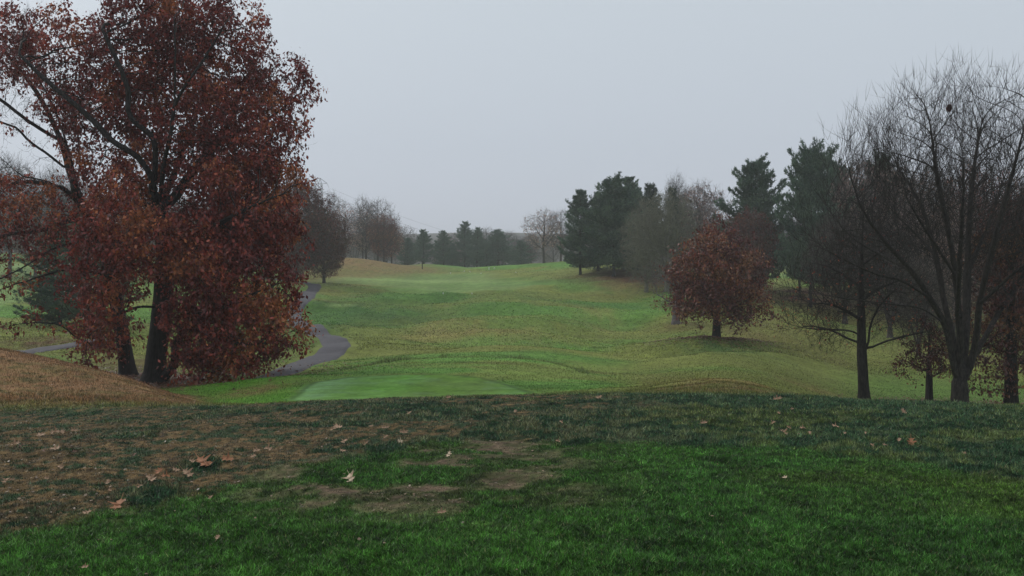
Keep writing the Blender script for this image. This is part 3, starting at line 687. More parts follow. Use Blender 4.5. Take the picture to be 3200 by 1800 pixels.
# ------------------------------------------------------------------ white pines
def pine_parts(Hh, R, seed, conical=.5, h0=.14, dens=1.0, col=(.034, .074, .050), tip=(.13, .20, .125)):
    r_ = np.random.default_rng(seed); n = 24
    zz = np.linspace(-.3, Hh * .99, n); wob = np.cumsum(r_.normal(0, .03, (n, 2)), 0)
    P = np.stack([wob[:, 0], wob[:, 1], zz], 1); Par = np.arange(-1, n - 1)
    rr = .018 * Hh * (1 - zz / Hh) ** .8 + .02
    BP = [P]; BPar = [Par]; BR = [rr]; off = n
    tufts = []; tdir = []; z = Hh * h0
    while z < Hh * .985:
        f = (z / Hh - h0) / (1 - h0)
        prof = 1.25 * (1 - f) ** (.35 + conical) * (.72 + .28 * min(1, f * 5)) * (.66 + .55 * math.sin(z * 1.7 + seed) ** 2)
        for b in range(r_.integers(4, 7)):
            L = R * prof * (.50 + .70 * r_.random()) + .4
            az = r_.random() * 6.283; k = 6; t = np.linspace(0, 1, k)
            rise = -.05 + .45 * f + .12 * r_.normal()
            hz = L * t; vz = L * (rise * t + .22 * t ** 2.5) - L * .10 * np.sin(t * 3.1) * (1 - f)
            a2 = az + .12 * np.sin(t * 3) * r_.normal()
            c0 = np.array([np.interp(z, zz, P[:, 0]), np.interp(z, zz, P[:, 1]), z + r_.normal() * .12])
            B = c0 + np.stack([np.cos(a2) * hz, np.sin(a2) * hz, vz], 1)
            BP.append(B); BPar.append(np.concatenate([[-2], off + np.arange(k - 1)])); BR.append(np.linspace(.010 * L + .012, .006, k)); off += k
            m = int(16 * L * dens * (1 + .4 * (1 - f)))
            s = r_.random(m) ** .65 * .86 + .16; cen = np.stack([np.interp(s, t, B[:, j]) for j in range(3)], 1)
            wdt = L * .30 * np.sin(np.clip(s, 0, 1) * 2.6) + .1; side = np.array([-math.sin(az), math.cos(az), 0])
            o = r_.normal(0, .55, m)
            cen = cen + side * (o * wdt)[:, None] + np.array([0, 0, 1]) * (r_.normal(0, .07, m) + .06 * abs(o))[:, None] + np.array([math.cos(az), math.sin(az), 0]) * (-.25 * abs(o) * wdt)[:, None]
            d = nrmz(np.array([math.cos(az), math.sin(az), 0]) * .8 + side * (o * .8)[:, None] + np.array([0, 0, .45]) + r_.normal(0, .2, (m, 3)))
            tufts.append(cen); tdir.append(d)
        z += (.24 + .20 * r_.random()) * (.75 + .5 * (1 - f))
    d = np.array([0, 0, 1.]); m = 30; tufts.append(np.stack([r_.normal(0, .12, m), r_.normal(0, .12, m), Hh - r_.random(m) * .9], 1)); tdir.append(nrmz(d + r_.normal(0, .4, (m, 3))))
    Tc = np.concatenate(tufts); Td = np.concatenate(tdir)
    k = 5; src = np.repeat(np.arange(len(Tc)), k); m = len(src)
    D = nrmz(Td[src] + r_.normal(0, .55, (m, 3))); L = .26 + .20 * r_.random(m); s = nrmz(np.cross(D, r_.normal(size=(m, 3))))
    A0 = Tc[src] + r_.normal(0, .05, (m, 3)); Wd = .035 + .03 * r_.random(m)
    V = np.stack([A0 - s * Wd[:, None], A0 + s * Wd[:, None], A0 + D * L[:, None]], 1).reshape(-1, 3)
    T = np.arange(len(V)).reshape(-1, 3)
    g_ = (fbm(Tc[:, 0] / 1.2 + 9, Tc[:, 2] / 1.2, 61, 3)[src] + r_.normal(0, .12, m))[:, None]
    cc = np.array(col) + (np.array(tip) - np.array(col)) * np.clip((g_ - .3) * 2, 0, 1)
    cc = cc * (.7 + .6 * r_.random((m, 1)))
    PP = np.concatenate(BP); PPar = np.concatenate(BPar).astype(int); RR = np.concatenate(BR)
    PPar[PPar == -2] = -1
    V2, Q2 = tubes(PP, PPar, RR, .4)
    return mesh_from('trunk', V2, Q=Q2, mats=[M_BARKD], smooth=True), mesh_from('crown', V, T=T, col=np.repeat(cc, 3, 0), mats=[M_NEEDLE])
PN = {}
PN['A'] = (14., pine_parts(14, 4.6, 1, .22, .14, 1.25)); PN['B'] = (14., pine_parts(14, 3.8, 2, .42, .12, 1.2)); PN['C'] = (14., pine_parts(14, 5.0, 3, .14, .20, 1.25))
PN['D'] = (12., pine_parts(12, 2.0, 4, .5, .06, 1.1, (.026, .052, .040), (.045, .080, .056))); PN['F'] = (14., pine_parts(14, 4.2, 9, .45, .10, .8, (.06, .115, .085), (.11, .17, .12))); PN['E'] = (13., pine_parts(13, 4.2, 5, .55, .08, .8))  # F: paler needles for far pines, part of the haze painted in
PR = {'A': 4.6, 'B': 3.8, 'C': 5.0, 'D': 2.0, 'E': 4.2, 'F': 4.2}
print('pines', time.time() - T0)
DIM = {}
def place(name, kids, h0, r0, px, Y, top, hw, label, group, rot=None, cat='tree', sink=0, mats=None):
    if kids[1].name not in DIM:
        V_ = []
        for me in kids:
            co = np.empty(len(me.vertices) * 3, np.float32); me.vertices.foreach_get('co', co); V_.append(co.reshape(-1, 3))
        V_ = V_[1]; DIM[kids[1].name] = (np.percentile(V_[:, 2], 99.7), np.percentile(np.abs(V_[:, 0]), 97.5))
    h0, r0 = DIM[kids[1].name]
    x = (px - 1600) * Y / F; zb = HZ(x, Y) - sink; h = EYE - (top - 900) * Y / F - zb
    t = empty(name, (x, Y, zb), label, cat, group)
    s = h / h0; sx = hw * Y / F / r0
    t.scale = (sx, sx, s); t.rotation_euler = (0, 0, rs.random() * 6.28 if rot is None else rot)
    for nm, me in zip(('trunk', 'crown'), kids): link(nm, me, t)
    return t
def pine(v, px, Y, top, hw, label, group='white pines', rot=None):
    return place('conifer_tree' if v == 'D' else 'pine_tree', PN[v][1], PN[v][0], PR[v], px, Y, top, hw, label, group, rot)
pine('B', 1812, 142, 596, 60, 'pine at the left end of the dark pine clump, trunk base at the hill crest')
pine('E', 1868, 146, 604, 62, 'pine second from the left end of the dark pine clump', rot=1)
pine('A', 1918, 136, 553, 84, 'tallest pine of the dark clump with its bare dark trunk in front')
pine('C', 1946, 146, 588, 66, 'pine tucked close behind the tallest pine of the clump', rot=2.2)
pine('B', 1966, 150, 556, 60, 'pine with the third trunk from the left in the dark clump')
pine('E', 1992, 143, 590, 62, 'pine at the thick right hand end of the dark pine clump', rot=4)
pine('D', 2030, 138, 578, 50, 'narrow dark conifer just right of the dark pine clump', 'conifers')
pine('D', 2100, 134, 588, 36, 'narrow pointed conifer poking out above the grey willow', 'conifers')
pine('A', 2362, 118, 500, 98, 'dark pointed pine rising behind the rounded red oak')
pine('C', 2535, 106, 452, 100, 'tall ragged pine above the bright fairway strip')
pine('A', 2610, 122, 505, 80, 'pine close to the right of the tall ragged pine', rot=3)
pine('A', 2750, 112, 486, 80, 'dark pine topped behind the leafless tree crowns', rot=5)
pine('E', 272, 72, 640, 130, 'green pine seen low between the oak trunks', rot=.5)
pine('E', 185, 76, 700, 110, 'small green pine with drooping skirts under the leaning oak', rot=2)
far = [(1325,718,'A',34,'hazy pine at the left end of the far row'),(1387,722,'E',36,'hazy pine beside the lone dark post'),(1452,694,'A',42,'tallest hazy pine of the far row'),(1490,712,'B',36,'hazy pine close to the right of the tallest far one'),
       (1556,718,'E',56,'wide spreading hazy pine in the far row'),(1630,752,'E',36,'small hazy pine at the right end of the far row'),(1275,745,'B',34,'faint small pine at the foot of the far woods'),(1412,760,'B',22,'low faint pine between two taller far pines'),(1520,765,'E',30,'low hazy pine tucked between the wide and tall far pines')]
for i, (px, top, v, hw, lb) in enumerate(far): pine('F', px, 236 + (i * 7) % 17, top, hw, lb, 'hazy pines along the far fairway', rot=i * 1.3)

# ------------------------------------------------------------------ templates of bare and russet trees (12 m)
def template(seed, hw, kind, dens, step=.38, trop=.2, low=.2, nleaf=0, pal=MAR, w=(1, 1, 1, 1, .2), stems=1, bm=None, barec=(.27, .235, .215), leafL=.2, twr=.010, r0=.014, ntw=2, lm=None, sub=1, twL=.8):
    global rs
    rs = np.random.default_rng(seed); Y = 100.; Hh = 12.
    L = []
    if stems == 1:
        L.append([(0, 0, 0), (.05, .1, 4), (-.1, 0, 8), (0, 0, 10.6)])
        for k in range(9):
            f = low * 12 + (9.5 - low * 12) * (k + .5) / 9; az = k * 2.4 + rs.random(); R = hw * .7 * (.8 + .4 * rs.random()) * (1.15 - f / 16)
            L.append([(0, 0, f), (math.cos(az) * R * .5, math.sin(az) * R * .5, f + R * .4), (math.cos(az) * R, math.sin(az) * R, f + R * .95)])
    else:
        L.append([(0, 0, 0), (0, 0, .5), (0, 0, 1.1)])
        for k in range(stems):
            az = k * 6.283 / stems + rs.random() * .7; R = hw * (.25 + .6 * rs.random())
            L.append([(0, 0, 1.0), (math.cos(az) * R * .25, math.sin(az) * R * .25, 3.5), (math.cos(az) * R * .65, math.sin(az) * R * .65, 7.5), (math.cos(az) * R, math.sin(az) * R, 10.5)])
    sP, sPar = polyseeds([(None if i == 0 else 1, l) for i, l in enumerate(L)], step)
    m = int(dens * 2.3); u = nrmz(rs.normal(size=(m, 3))) * rs.random((m, 1)) ** .4
    zc = 12 * (low + (1 - low) / 2); A = u * np.array([hw, hw, 12 * (1 - low) / 2]) + np.array([0, 0, zc])
    A += rs.normal(0, .25, A.shape); A[:, :2] *= (1 + .15 * np.sin(np.arctan2(A[:, 1], A[:, 0]) * 3 + A[:, 2] * .6))[:, None]
    P, Par = grow(sP, sPar, A, step * .82, step * .85, 60, (0, 0, trop), .18, rs, 9000)
    tr, cr = build_tree(P, Par, .24 if stems == 1 else .3, r0, rs, bm or M_BARKG, nleaf, leafL, pal, w, .024, .26, ntw, twL, twr, barec=barec, sub=sub, up=.5 if trop > .1 else .2, leafmask=lm)
    a, b = tr.data, cr.data
    bpy.data.objects.remove(tr); bpy.data.objects.remove(cr)
    return (a, b)
GB = np.array([[.25, .175, .155], [.31, .20, .175], [.37, .22, .185], [.28, .21, .175], [.42, .26, .19]])
TM = {
 'bare1': (template(31, 3.6, 'b', 1500, trop=.35, low=.22), 3.6), 'bare2': (template(32, 4.6, 'b', 2000, trop=.25, low=.18, stems=6), 4.6),
 'russ1': (template(33, 4.4, 'r', 1500, trop=.12, low=.14, nleaf=5, ntw=1, w=(1.2, 1.2, .8, .8, .1)), 4.4), 'russ2': (template(34, 4.2, 'r', 1200, trop=.2, low=.2, nleaf=2.6, pal=GB, ntw=2, lm=lambda q: sst(11.5, 7, q[:, 2]) * .9 + .1), 4.2),
 'will': (template(35, 4.4, 'w', 850, trop=.45, low=.05, stems=9, bm=M_BARKO, twr=.019, r0=.02, barec=(.27, .27, .20), ntw=2), 4.4), 'mar': (template(36, 4.2, 'm', 1500, trop=.05, low=.08, nleaf=12, pal=MAR * .72, ntw=1, w=(2.0, 1.2, .3, .5, .0)), 4.2),
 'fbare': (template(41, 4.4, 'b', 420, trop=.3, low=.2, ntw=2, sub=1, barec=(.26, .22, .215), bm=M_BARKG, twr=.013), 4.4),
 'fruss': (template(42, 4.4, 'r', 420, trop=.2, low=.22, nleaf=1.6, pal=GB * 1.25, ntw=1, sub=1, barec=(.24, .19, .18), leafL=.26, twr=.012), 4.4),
 'brown': (template(37, 4.4, 'r', 1600, trop=.2, low=.1, nleaf=4.5, pal=GB, ntw=2), 4.4),
 'pale': (template(38, 4.2, 'b', 1900, trop=.25, low=.2, bm=M_BARKP, barec=(.30, .26, .26)), 4.2)}
print('templates', time.time() - T0)
def tm(v, px, Y, top, hw, label, group, name=None, sink=.1):
    nm = name or {'bare1': 'bare_tree', 'bare2': 'bare_tree', 'pale': 'bare_tree', 'will': 'willow_tree', 'russ1': 'oak_tree', 'russ2': 'autumn_tree', 'fbare': 'bare_tree', 'fruss': 'autumn_tree', 'mar': 'oak_tree', 'brown': 'autumn_tree'}[v]
    return place(nm, TM[v][0], 12., TM[v][1], px, Y, top, hw, label, group, sink=sink)
rs = np.random.default_rng(77)
BH = 'trees at the far left hill'; RH = 'trees along the right hand slope'
for a in [
 ('mar', 925, 128, 562, 105, 'dark maroon oak beside the edge of the largest oak, in front of the pylon', BH),
 ('mar', 1012, 134, 652, 72, 'shorter dark maroon oak next to the brown hump of grass', BH),
 ('fbare', 1040, 205, 598, 38, 'thin pale leafless treetop just right of the pylon', BH),
 ('fbare', 1135, 208, 612, 38, 'second pale leafless treetop past the pylon', BH),
 ('fruss', 1078, 192, 630, 62, 'thinning brown tree behind the brown hump', BH),
 ('fruss', 1145, 196, 640, 55, 'brown and grey tree with trunks showing above the hump', BH),
 ('fbare', 1180, 194, 622, 62, 'round grey leafless crown above the brown hump', BH),
 ('russ1', 1200, 190, 668, 50, 'low russet tree under the round grey crown', BH),
 ('fruss', 1225, 200, 690, 42, 'brown tree at the outer edge of the hump trees', BH),
 ('fbare', 1265, 262, 706, 45, 'faint misty leafless tree past the hump trees', BH),
 ('fbare', 1520, 268, 710, 40, 'faint misty leafless tree between far pines', BH),
 ('pale', 1590, 275, 722, 40, 'faint misty leafless tree behind the wide far pine', BH),
 ('fbare', 1660, 262, 730, 34, 'pale pinkish leafless tree beside the small far pine', BH),
 ('fruss', 1700, 186, 650, 62, 'half bare russet tree alone at the left of the pine clump', BH),
 ('fbare', 1752, 192, 655, 50, 'misty pinkish leafless tree touching the pine clump', BH),
 ('will', 2085, 118, 590, 105, 'olive grey willow with fine upright stems in front of the conifers', RH),
 ('will', 2020, 122, 640, 80, 'second olive grey willow leaning over the pine clump edge', RH),
 ('bare1', 2112, 140, 543, 42, 'bare twiggy treetop sticking up above the olive willows', RH),
 ('brown', 2188, 136, 572, 88, 'broad round crown of grey brown leaves behind the red oak', RH),
 ('mar', 2340, 108, 655, 78, 'dark maroon tree between the red oak and the dark pointed pine', RH),
 ('brown', 2290, 128, 680, 50, 'low brown tree peeping over the red oak', RH),
 ('bare1', 2500, 112, 660, 60, 'dark bushy leafless tree with several stems above the fairway strip', RH),
 ('brown', 2690, 112, 488, 80, 'tall dense brown crown behind the slim leafless tree', RH),
 ('brown', 2800, 108, 505, 80, 'dense brown crown behind the big leafless stems', RH),
 ('bare2', 2640, 96, 640, 110, 'grey twiggy tree low behind the slim leafless trunk', RH),
 ('brown', 2900, 100, 520, 90, 'brown crown seen through the tallest leafless tree', RH),
 ('russ1', 3030, 92, 500, 80, 'reddish crown seen through the upright stems', RH),
 ('russ1', 3130, 88, 530, 90, 'reddish brown crown low at the photo edge', RH),
 ('brown', 2980, 84, 620, 100, 'grey brown tree filling in behind the thick furrowed trunk', RH),
 ('bare2', 2780, 86, 690, 110, 'tangled grey tree beyond the small stocky oak', RH),
 ('mar', 3210, 80, 600, 110, 'dark red tree half outside the photo edge', RH),
 ('bare2', 2870, 72, 800, 90, 'low grey thicket tree behind the small stocky oak', RH),
 
 ('pale', 30, 150, 486, 95, 'pale pinkish leafless crown at the photo edge under the bare limbs', 'trees on the left skyline'),
 ('pale', -110, 150, 520, 100, 'second pale leafless crown past the photo edge', 'trees on the left skyline'),
 ('pale', 170, 158, 520, 75, 'pale leafless crown peeping under the leaning oak limb', 'trees on the left skyline'),
 ('bare2', 260, 150, 560, 90, 'grey leafless tree hidden by the leaning oak', 'trees on the left skyline'),
 ('russ2', 110, 140, 600, 80, 'thin brownish tree low behind the leaning oak leaves', 'trees on the left skyline'),
 ('bare2', 400, 155, 590, 90, 'grey leafless tree straight behind the oak trunks', 'trees on the left skyline'),
 ('brown', 550, 150, 600, 90, 'brown tree straight behind the largest oak', 'trees on the left skyline'),
 ('bare2', 700, 160, 610, 90, 'grey leafless tree behind the right half of the largest oak', 'trees on the left skyline'),
 ('brown', 830, 150, 600, 90, 'brown tree behind the outer leaves of the largest oak', 'trees on the left skyline')]:
    tm(*a)
# far misty woods : nobody could count them
parts = []; srcs = []
for key in ('bare2', 'brown', 'russ2', 'bare1'):
    for me in TM[key][0]:
        n = len(me.vertices); co = np.empty(n * 3, np.float32); me.vertices.foreach_get('co', co)
        srcs.append((key, me, co.reshape(-1, 3)))
r2 = np.random.default_rng(5)
def polys(me):
    L = np.empty(len(me.loops), np.int32); me.loops.foreach_get('vertex_index', L)
    st = np.empty(len(me.polygons), np.int32); me.polygons.foreach_get('loop_start', st); tt = np.empty(len(me.polygons), np.int32); me.polygons.foreach_get('loop_total', tt)
    t = st[tt == 3]; q = st[tt == 4]
    return L[t[:, None] + np.arange(3)], L[q[:, None] + np.arange(4)]
cache = {}
for key, me, co in srcs:
    t, q = polys(me); cache.setdefault(key, []).append((co, t, q, me.name.startswith('crown')))
wood = []
for k in range(120):
    wood.append((-500 + 4200 * (k / 120.) + r2.normal() * 20, 262 + r2.random() * 90))
for k in range(26): wood.append((-600 + 1500 * k / 26. + r2.normal() * 15, 195 + 30 * r2.random()))
for k in range(44): wood.append((2080 + 1600 * k / 44. + r2.normal() * 15, 215 + 40 * r2.random()))
vv = [];
for (px, Y) in wood:
    key = ('bare2', 'brown', 'russ2', 'bare1')[r2.integers(0, 4)]; x = (px - 1600) * Y / F; zb = HZ(x, Y)
    s = .75 + .5 * r2.random(); a = r2.random() * 6.28
    if 1230 < px < 1760: s *= .85
    Rm = np.array([[math.cos(a), -math.sin(a), 0], [math.sin(a), math.cos(a), 0], [0, 0, 1]])
    for co, t, q, crown in cache[key]:
        keepq = q
        if crown:
            u = r2.random(len(q)) < .55; keepq = q[u]
        V = co @ Rm.T * s * np.array([1.15, 1.15, 1]) + np.array([x, Y, zb - .2])
        if not crown and len(q) > 0: keepq = q
        used = np.unique(np.concatenate([keepq.ravel(), t.ravel() if not crown else np.zeros(0, int)]).astype(int)); mp = np.full(len(co), -1); mp[used] = np.arange(len(used))
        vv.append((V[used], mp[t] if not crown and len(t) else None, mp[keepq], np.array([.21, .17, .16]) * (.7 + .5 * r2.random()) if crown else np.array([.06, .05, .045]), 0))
V, T, Q_, CC, MI = merge(vv)
fw = link('far_woods', mesh_from('far_woods', V, T, Q_, CC, [M_LEAF])); tag(fw, kind='stuff')
print('woods', len(V), time.time() - T0)
# ------------------------------------------------------------------ grass
def blades(x, y, hgt, wid, col, lean=.5, seed=1):
    r_ = np.random.default_rng(seed); n = len(x); z = H(x, y) - .004
    a = r_.random(n) * 6.283; la = r_.random(n) * 6.283; lm = np.abs(r_.normal(0, lean, n)) * hgt
    h = hgt * (.55 + .75 * r_.random(n)); dx = np.cos(a) * wid / 2; dy = np.sin(a) * wid / 2
    B = np.stack([x, y, z], 1)
    V = np.stack([B + np.stack([-dx, -dy, 0 * x], 1), B + np.stack([dx, dy, 0 * x], 1),
                  B + np.stack([np.cos(la) * lm, np.sin(la) * lm, h], 1)], 1).reshape(-1, 3)
    v = (.30 + 1.45 * r_.random((n, 1)) ** 1.7); c = col * v
    return V, np.arange(3 * n).reshape(-1, 3), np.repeat(c, 3, 0)
def scatter(n, y0, y1, pw, u, seed):
    r_ = np.random.default_rng(seed); t = r_.random(n)
    a = y0 ** (1 - pw); b = y1 ** (1 - pw); y = (a + (b - a) * t) ** (1 / (1 - pw)); x = (r_.random(n) * 2 - 1) * (u * y + 4.0)
    return x, y
r_ = np.random.default_rng(3)
x, y = scatter(1250000, 3.4, 17.5, 1.9, .70, 4)
# clumps: pull blades of the rough toward tussock centres
c, hg, dn = turf(x, y)
k = r_.random(len(x)) < dn; x, y, c, hg = x[k], y[k], c[k], hg[k]
yel = (r_.random(len(x)) < .05) & (hg > .02); c[yel] = c[yel] * .4 + np.array([.22, .20, .09]) * .45
w = .0034 + .00085 * y
V, T, cc = blades(x, y, hg, w, c * 1.45, .9, 8)
gr = link('grass', mesh_from('grass', V, T=T, col=cc, mats=[M_GRASS])); tag(gr, kind='stuff')
x, y = scatter(420000, 16.5, 62, 1.7, .72, 14)
c, hg, dn = turf(x, y)
px = 1600 + F * x / y
mown = (inpoly(TEE_P, x, y, .1) > .02)
keep = ~mown & ~((np.hypot(x * 0 + 0, y * 0) > 1))
pl = smooth_line(pw, 400); dmin = np.full(len(x), 9.)
cand = np.where((px < 1200) & (y > 34))[0]
for s in range(0, len(pl), 4): dmin[cand] = np.minimum(dmin[cand], np.hypot(x[cand] - pl[s, 0], y[cand] - pl[s, 1]))
keep &= dmin > 1.3
x, y, c, hg = x[keep], y[keep], c[keep], hg[keep]
V, T, cc = blades(x, y, .028 + .035 * fbm(x / 1.5, y / 1.5, 83, 3), .0006 * y, c * 1.12, .6, 18)
g2 = link('grass', mesh_from('grass', V, T=T, col=cc, mats=[M_GRASS])); tag(g2, kind='stuff')
x, y = scatter(240000, 55, 175, 1.5, .70, 34)
c, hg, dn = turf(x, y); dmin = np.full(len(x), 9.)
for s in range(0, len(pl), 4): dmin = np.minimum(dmin, np.hypot(x - pl[s, 0], y - pl[s, 1]))
k = (dmin > 1.4) & (inpoly(BACK_P, x, y, 1.) < .5); x, y, c = x[k], y[k], c[k]
V, T, cc = blades(x, y, .05 + .05 * fbm(x / 3, y / 3, 87, 3), .0010 * y, c * 1.6, .9, 38)
g4 = link('grass', mesh_from('grass', V, T=T, col=cc, mats=[M_GRASS])); tag(g4, kind='stuff')
# unmown fringe along the tee lip
lip = smooth_line([ground_at(a, b, 36) for a, b in [(1075,1156),(1150,1141),(1240,1126),(1330,1120),(1420,1116),(1520,1116),(1620,1120),(1720,1132),(1810,1158),(1900,1190),(1950,1206)]], 900)
n = 3600; i = r_.integers(0, 740, n); x = lip[i, 0] + r_.normal(0, .15, n); y = lip[i, 1] + r_.normal(0, .35, n)
tall = fbm(x / .5, x * 0, 91, 3)
V, T, cc = blades(x, y, .05 + .20 * sst(.5, .72, tall), .022, np.array([.20, .26, .09]) * (.6 + .9 * r_.random((n, 1))), .45, 28)
g3 = link('tall_grass', mesh_from('tall_grass', V, T=T, col=cc, mats=[M_GRASS])); tag(g3, kind='stuff')
# dry litter in the brown parts
x, y = scatter(30000, 4.2, 30, 1.6, .72, 24); c, hg, dn = turf(x, y); br = c[:, 0] / c[:, 1]
k = (r_.random(len(x)) < np.clip((br - .62) * 1.6, .02, .9)); x, y = x[k], y[k]; n = len(x)
Pq = np.stack([x, y, H(x, y) + .014], 1); d = nrmz(np.stack([r_.normal(size=n), r_.normal(size=n), r_.normal(size=n) * .18], 1)); s = nrmz(np.cross(d, np.array([0, 0, 1.]) + r_.normal(0, .25, (n, 3))))
L = (.010 + .028 * r_.random(n) ** 3)[:, None]; Wd = L * .38
V = np.stack([Pq, Pq + d * L * .5 + s * Wd, Pq + d * L, Pq + d * L * .5 - s * Wd], 1).reshape(-1, 3); b = np.arange(n)[:, None] * 4
cl = np.array([.27, .18, .11]) * (.3 + 1.0 * r_.random((n, 1)))
ll = link('leaf_litter', mesh_from('leaf_litter', V, Q=np.concatenate([b, b+1, b+2, b+3], 1), col=np.repeat(cl, 4, 0), mats=[M_LEAF])); tag(ll, kind='stuff')
# leaves dropped below the crowns
LX = []
for (px, Y, R_, n) in [(482, 39, 7.5, 9000), (402, 43, 7, 4000), (2240, 63, 5.5, 4500), (3160, 40, 5, 3500), (2904, 41.5, 2.2, 1200), (3000, 38, 5, 900)]:
    a = r_.random(n) * 6.283; q = R_ * np.abs(r_.normal(0, .5, n)); LX.append(np.stack([(px - 1600) * Y / F + np.cos(a) * q, Y + np.sin(a) * q], 1))
LX = np.concatenate(LX); x, y = LX[:, 0], LX[:, 1]; n = len(x); k = np.ones(n, bool)
for s in range(0, len(pl), 4): k &= ~((np.hypot(x - pl[s, 0], y - pl[s, 1]) < 1.3) & (r_.random(n) < .06))
x, y = x[k], y[k]; n = len(x)
Pq = np.stack([x, y, H(x, y) + .06], 1); d = nrmz(np.stack([r_.normal(size=n), r_.normal(size=n), r_.normal(size=n) * .3], 1)); s = nrmz(np.cross(d, np.array([0, 0, 1.]) + r_.normal(0, .3, (n, 3))))
L = (.09 + .07 * r_.random(n))[:, None]; Wd = L * .3
V = np.stack([Pq, Pq + d * L * .5 + s * Wd, Pq + d * L, Pq + d * L * .5 - s * Wd], 1).reshape(-1, 3); b = np.arange(n)[:, None] * 4
cl = np.array([.20, .095, .06]) * (.4 + .9 * r_.random((n, 1)))
l2 = link('leaf_litter', mesh_from('leaf_litter', V, Q=np.concatenate([b, b+1, b+2, b+3], 1), col=np.repeat(cl, 4, 0), mats=[M_LEAF])); tag(l2, kind='stuff')
print('grass', time.time() - T0)

# ------------------------------------------------------------------ fallen oak leaves, each an object
def leafmat(name, c1, c2):
    m, N, Lk, P = mat(name); tc = N.new('ShaderNodeTexCoord'); nz = N.new('ShaderNodeTexNoise'); nz.inputs['Scale'].default_value = 26; nz.inputs['Detail'].default_value = 5
    Lk.new(tc.outputs['Object'], nz.inputs['Vector']); rp = N.new('ShaderNodeValToRGB'); rp.color_ramp.elements[0].position = .35; rp.color_ramp.elements[1].position = .68
    rp.color_ramp.elements[0].color = (*c1, 1); rp.color_ramp.elements[1].color = (*c2, 1); Lk.new(nz.outputs['Fac'], rp.inputs[0]); Lk.new(rp.outputs[0], P.inputs['Base Color'])
    P.inputs['Roughness'].default_value = .7; P.inputs['Specular IOR Level'].default_value = .25; return m
LM = {'tan': leafmat('tan_leaf', (.24, .145, .085), (.40, .26, .165)), 'pale': leafmat('pale_leaf', (.42, .31, .20), (.62, .49, .34)), 'orange': leafmat('orange_leaf', (.22, .095, .045), (.38, .17, .085)), 'dark': leafmat('dark_leaf', (.10, .055, .04), (.2, .11, .075))}
def leaf_mesh(seed, curl):
    r_ = np.random.default_rng(seed); half = [(0, .0), (.03, .10), (.10, .17), (.26, .20), (.13, .27), (.10, .36), (.36, .46), (.42, .56), (.17, .55), (.13, .66), (.27, .80), (.20, .84), (.08, .80), (.0, 1.0)]
    pts = [(a * (1 + .2 * r_.normal()), b) for a, b in half]; out = pts + [(-a * (1 + .15 * r_.normal()), b - .03) for a, b in half[-2:0:-1]]
    O = np.array(out); n = len(O); mid = np.array([(0, t) for t in O[:, 1]])
    V2 = np.concatenate([O, O * .5 + mid * .5, mid]); xx = V2[:, 0]; yy = V2[:, 1] - .45
    zz = curl[0] * xx ** 2 * 2.2 + curl[1] * yy ** 2 + .08 * np.sin(yy * 9 + seed) * np.abs(xx) * 2 + curl[2] * xx * yy
    V = np.stack([xx, yy, zz], 1); V[:, 2] -= V[:, 2].min() - .02
    k = np.arange(n); k1 = (k + 1) % n
    Q = np.concatenate([np.stack([k, k1, n + k1, n + k], 1), np.stack([n + k, n + k1, 2 * n + k1, 2 * n + k], 1)])
    st = np.array([[-.012, -.47], [.012, -.47], [.008, -.75], [-.008, -.75]]); o = len(V)
    V = np.concatenate([V, np.column_stack([st, [.05, .05, .12, .12]])]); Q = np.concatenate([Q, [[o, o + 1, o + 2, o + 3]]])
    return V * .15, Q
LMESH = [leaf_mesh(s, c_) for s, c_ in [(1, (.5, .2, .2)), (2, (.8, -.1, 0)), (3, (.3, .5, -.3)), (4, (1.0, .2, .4))]]
cachel = {}
def fleaf(px, py, sz, kind, label, group, tilt=.25, shape=None):
    x, y = ground_at(px, py); k = rs.integers(0, 4) if shape is None else shape
    if (k, kind) not in cachel: cachel[(k, kind)] = mesh_from('fallen_leaf', LMESH[k][0], Q=LMESH[k][1], mats=[LM[kind]], smooth=True)
    o = link('fallen_leaf', cachel[(k, kind)], loc=(x, y, HZ(x, y) + .034))
    s = sz * y / F / .14; s = float(np.clip(s * 1.0, .35, 1.8)); o.rotation_mode = 'ZYX'; o.scale = (s, s, s); o.rotation_euler = (abs(rs.normal()) * tilt * .7 + .38, rs.normal() * tilt * .6, rs.random() * 6.28)
    tag(o, label, 'leaf', group)
rs = np.random.default_rng(99)
G1 = 'fallen oak leaves in the patchy grass'
fleaf(371,1590,62,'orange','orange curled oak leaf on dark green grass, the largest fallen one',G1,shape=0)
fleaf(1096,1505,48,'pale','palest large oak leaf with pointed lobes beside a bare dirt patch',G1,.4,shape=1)
fleaf(1403,1430,26,'pale','pale star shaped oak leaf standing upright alone on the green grass',G1,.8,shape=2)
fleaf(1252,1388,24,'pale','small whitish leaf tipped up in the dark rough tuft',G1,.8)
fleaf(273,1616,30,'tan','tan leaf lying just below the orange curled leaf',G1)
fleaf(1380,1616,34,'tan','narrow rolled tan leaf alone on worn grass',G1,shape=3)
fleaf(2847,1392,40,'orange','orange brown crumpled leaf in the dark rough grass',G1,.5)
fleaf(632,1454,66,'orange','long reddish oak leaf at the head of the leaf cluster',G1,shape=0)
fleaf(585,1490,46,'tan','broad tan leaf in the middle of the leaf cluster',G1)
for i, (a, b, s) in enumerate([(713,1446,44),(551,1480,26),(495,1486,32),(470,1507,40),(520,1501,30),(600,1452,24),(655,1462,30)]): fleaf(a, b, s, 'tan' if i % 2 else 'orange', 'tan oak leaf heaped among others in the brown leaf cluster', 'leaves of the brown leaf cluster')
